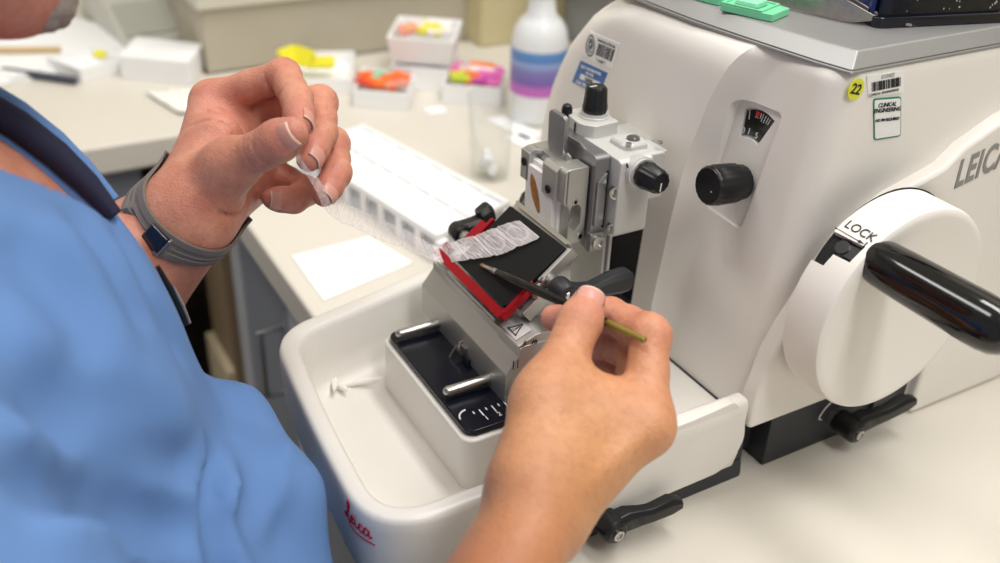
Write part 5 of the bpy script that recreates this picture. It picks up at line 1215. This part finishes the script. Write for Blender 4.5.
def on_band(px_dir, h):   # band point facing a direction
    d = px_dir-fd*(px_dir @ fd); d = d/np.linalg.norm(d); a = math.atan2(d @ w_, d @ u_) % (2*PI); k = int(a/(2*PI)*n) % n; return cb_+d*(RAD[1][k]+h), d
cp, cd = on_band(np.array((.50,-.42,.12)), .0018); tg = np.cross(fd, cd)
bm = B(); hexa(bm, [Vector((cp+fd*a+tg*t+cd*h).tolist()) for h in (0, .0032) for a, t in ((-.0072,-.0062),(.0072,-.0062),(.0072,.0062),(-.0072,.0062))]); finish('clasp', bm, M('dark_glass', (18,26,44), .08, coat=.6), band, bevel=.0012, seg=3)
bm = B(); hexa(bm, [Vector((cp+fd*a+tg*t+cd*h).tolist()) for h in (0, .0030) for a, t in ((-.0074,-.0076),(.0074,-.0076),(.0074,-.0063),(-.0074,-.0063))]); finish('clasp_rim', bm, STEEL, band, bevel=.0004)
# navy tube paints the collar's shaded inside and lanyard, a pen clipped at the chest pocket
def shirt_front(x, z, lift=.002, y0=.16):
    t = np.linspace(y0, -.08, 400).astype(F32); P = np.stack([np.full_like(t, x), t, np.full_like(t, z)], -1); d = SS.eval(P, P.min(0), P.max(0)); i = int(np.argmax(d < 0)); return np.array((x, t[i]+lift, z))
CE = (np.array((-.45,-.071,.105)), np.array((.192,.147,.190)))
def neck_edge(t):
    A_, B_ = np.array((-.464,-.040,.296)), np.array((-.450,.056,.206)); p = A_+(B_-A_)*t; r_ = .068+(.011-.068)*t; x = p[0]-r_*.98; z = p[2]; q = 1-((x-CE[0][0])/CE[1][0])**2-((z-CE[0][2])/CE[1][2])**2
    return np.array((x, CE[0][1]+CE[1][1]*math.sqrt(max(q, .0004))-.001, z))
pts = [neck_edge(t) for t in (.1,.25,.4,.55,.7,.85,1.0)]
bm = B(); tube(bm, [Vector(p.tolist()) for p in pts], [.008,.008,.008,.0075,.007,.006,.004], 10); finish('neck_strap_shade', bm, CLN, PER)
bm = B(); tube(bm, [Vector((p+np.array((-.008,.002,.004))).tolist()) for p in pts], [.006,.006,.006,.0055,.005,.004,.003], 10); finish('collar', bm, CL1, PER)
pp = [shirt_front(x, z, .0025) for x, z in ((-.452,.178),(-.450,.166),(-.448,.154),(-.446,.144))]
r = thing('pen', tuple(float(x) for x in pp[0]), 'slim black pen with a steel clip in the chest pocket of the blue scrubs', 'pen')
bm = B(); tube(bm, [Vector(p.tolist()) for p in pp], [.0012,.0018,.0018,.0014], 10); finish('barrel', bm, BLACK, r)
bm = B(); tube(bm, [Vector((p+np.array((.001,.0018,.0008))).tolist()) for p in pp[1:]], [.0006,.0009,.0006], 8); finish('clip', bm, STEEL, r)
# brush
bt, be = Vector((-.4612,.2578,.1262)), Vector((-.3033,.2624,.1644)); ax = (be-bt).normalized(); L = (be-bt).length; BRB = M('black_lacquer', (14,13,13), .3, spec=.3)
r = thing('paint_brush', tuple(bt), 'fine paint brush with black handle and gold end held over the black plate', 'brush')
bm = B(); lathe(bm, bt, ax, [(0,.0003),(.0015,.0009),(.0035,.0013),(.005,.0012)], 16); finish('bristles', bm, M('brown_bristle', (168,112,74), .6, rgb2=(130,80,50), vscale=900), r)
bm = B(); lathe(bm, bt, ax, [(.0046,.0011),(.009,.0014),(.017,.0018),(.0175,.0021),(.0185,.0018),(.0195,.0021),(.0215,.0021)], 24); finish('ferrule', bm, STEEL, r)
bm = B(); lathe(bm, bt, ax, [(.0205,.0018),(.023,.0026),(.045,.0030),(.08,.0026),(L-.030,.0021)], 24); finish('handle', bm, BRB, r)
bm = B(); lathe(bm, bt, ax, [(L-.0305,.0021),(L-.001,.0017),(L,.0013)], 20); finish('handle_end', bm, M('gold_paint', (150,136,66), .35, metal=.5), r)
# ribbon of sections: over the plate, through the air, into the fingers
TOPE = [(-.4640,.2868,.1487),(-.4741,.2766,.1413),(-.4814,.2685,.1347),(-.491,.2606,.1282),(-.497,.2551,.1236),(-.5054,.2491,.1187)]
BOTE = [(-.4380,.2868,.1487),(-.4453,.2765,.1413),(-.4534,.2674,.1338),(-.4637,.2605,.1281),(-.4757,.2527,.1217),(-.4908,.2448,.1152)]
def crm(P, n_):
    P = [Vector(p) for p in P]; out = []
    for i in range(len(P)-1):
        a, b_, c, d = P[max(i-1,0)], P[i], P[i+1], P[min(i+2,len(P)-1)]
        for k in range(n_): t = k/n_; out.append(.5*((2*b_)+(c-a)*t+(2*a-5*b_+4*c-d)*t*t+(3*b_-a-3*c+d)*t**3))
    return out+[P[-1]]
e0 = [Vector(p)+Vector((0,-.0004,.0006)) for p in TOPE]+[Vector(p) for p in ((-.5080,.2260,.1370),(-.5000,.2010,.1560),(-.4895,.1800,.1745),(-.4760,.1660,.1905),(-.4830,.1585,.2060),(-.4830,.1500,.2200),(-.4690,.1475,.2315))]
e1 = [Vector(p)+Vector((0,-.0004,.0006)) for p in BOTE]+[Vector(p) for p in ((-.4930,.2200,.1310),(-.4840,.1930,.1515),(-.4740,.1720,.1700),(-.4635,.1605,.1850),(-.4700,.1545,.2020),(-.4735,.1485,.2160),(-.4655,.1465,.2295))]
NS = 26; E0, E1 = crm(e0, NS), crm(e1, NS); nw = 24; bm = B(); G = []; DEN = []; acc = 0.; rb = random.Random(21)
SEC = .0165; mids = [(a+b_)/2 for a, b_ in zip(E0, E1)]; streak = [mnoise.noise(Vector((i*.55, 3, 0))) for i in range(len(E0))]
for i, (a, b_) in enumerate(zip(E0, E1)):
    if i: acc += (mids[i]-mids[i-1]).length
    row = []; ph = (acc/SEC) % 1; sc_ = 1-.09*max(0, math.cos(ph*2*PI))**6
    air = min(1, max(0, (i-5*NS)/16)); near = min(1, max(0, (i-8*NS)/(2.*NS)))
    for j in range(nw+1):
        c_ = j/nw-.5; t = .5+c_*sc_*(1+.03*mnoise.noise(Vector((i*.3, j > nw/2, 5)))); p = a*(1-t)+b_*t
        st = mnoise.noise(Vector((i*.55+c_*2.2, c_*1.3, 3))); fine = mnoise.noise(Vector((i*1.9+c_*3, c_*2.5, 9)))
        lift = .0003*st+.0005+air*.0016*math.sin(i*.16+c_*5)
        ring = abs(math.hypot((ph-.5)/.34, c_/.30)-1); d_ = .34+.28*st+.20*fine+(.13 if ring < .14 else 0)*(1-air)+(.25 if abs(ph-.0) < .05 or ph > .96 else 0)+(.2 if abs(c_) > .47 else 0)
        DEN.append(min(.92, max(.12, d_*(1-.5*air))))
        row.append(bm.verts.new(p+Vector((0,-.6,.8))*lift))
    G.append(row)
for A_, B_ in zip(G, G[1:]):
    for j in range(nw): bm.faces.new((A_[j], B_[j], B_[j+1], A_[j+1]))
wx = bpy.data.materials.new('translucent_wax_ribbon'); wx.use_nodes = True; nt = wx.node_tree; b = nt.nodes['Principled BSDF']; b.inputs['Base Color'].default_value = (.80,.74,.75,1); b.inputs['Roughness'].default_value = .35
an = nt.nodes.new('ShaderNodeAttribute'); an.attribute_name = 'wax_den'; nt.links.new(an.outputs['Fac'], b.inputs['Alpha'])
tc = nt.nodes.new('ShaderNodeTexCoord'); wn = nt.nodes.new('ShaderNodeTexNoise'); wn.inputs['Scale'].default_value = 500; nt.links.new(tc.outputs['Object'], wn.inputs['Vector']); bp_ = nt.nodes.new('ShaderNodeBump'); bp_.inputs['Strength'].default_value = .3; bp_.inputs['Distance'].default_value = .0004; nt.links.new(wn.outputs['Fac'], bp_.inputs['Height']); nt.links.new(bp_.outputs['Normal'], b.inputs['Normal'])
rbn = finish('wax_ribbon', bm, wx); at = rbn.data.attributes.new('wax_den', 'FLOAT', 'POINT'); at.data.foreach_set('value', np.array(DEN, F32)); md = rbn.modifiers.new('thick', 'SOLIDIFY'); md.thickness = .00012; tag(rbn, 'translucent white ribbon of wax sections drawn from the blade up to the raised left hand', 'wax ribbon')
# ================================================================== set everything on the bench: the floor is z = 0
for o in list(bpy.data.objects):
    if o.parent is None: o.location.z += BENCH
vs = SCN.view_settings; vs.view_transform = 'Standard'; vs.look = 'None'; vs.gamma = 1; vs.use_curve_mapping = False; vs.exposure = .09
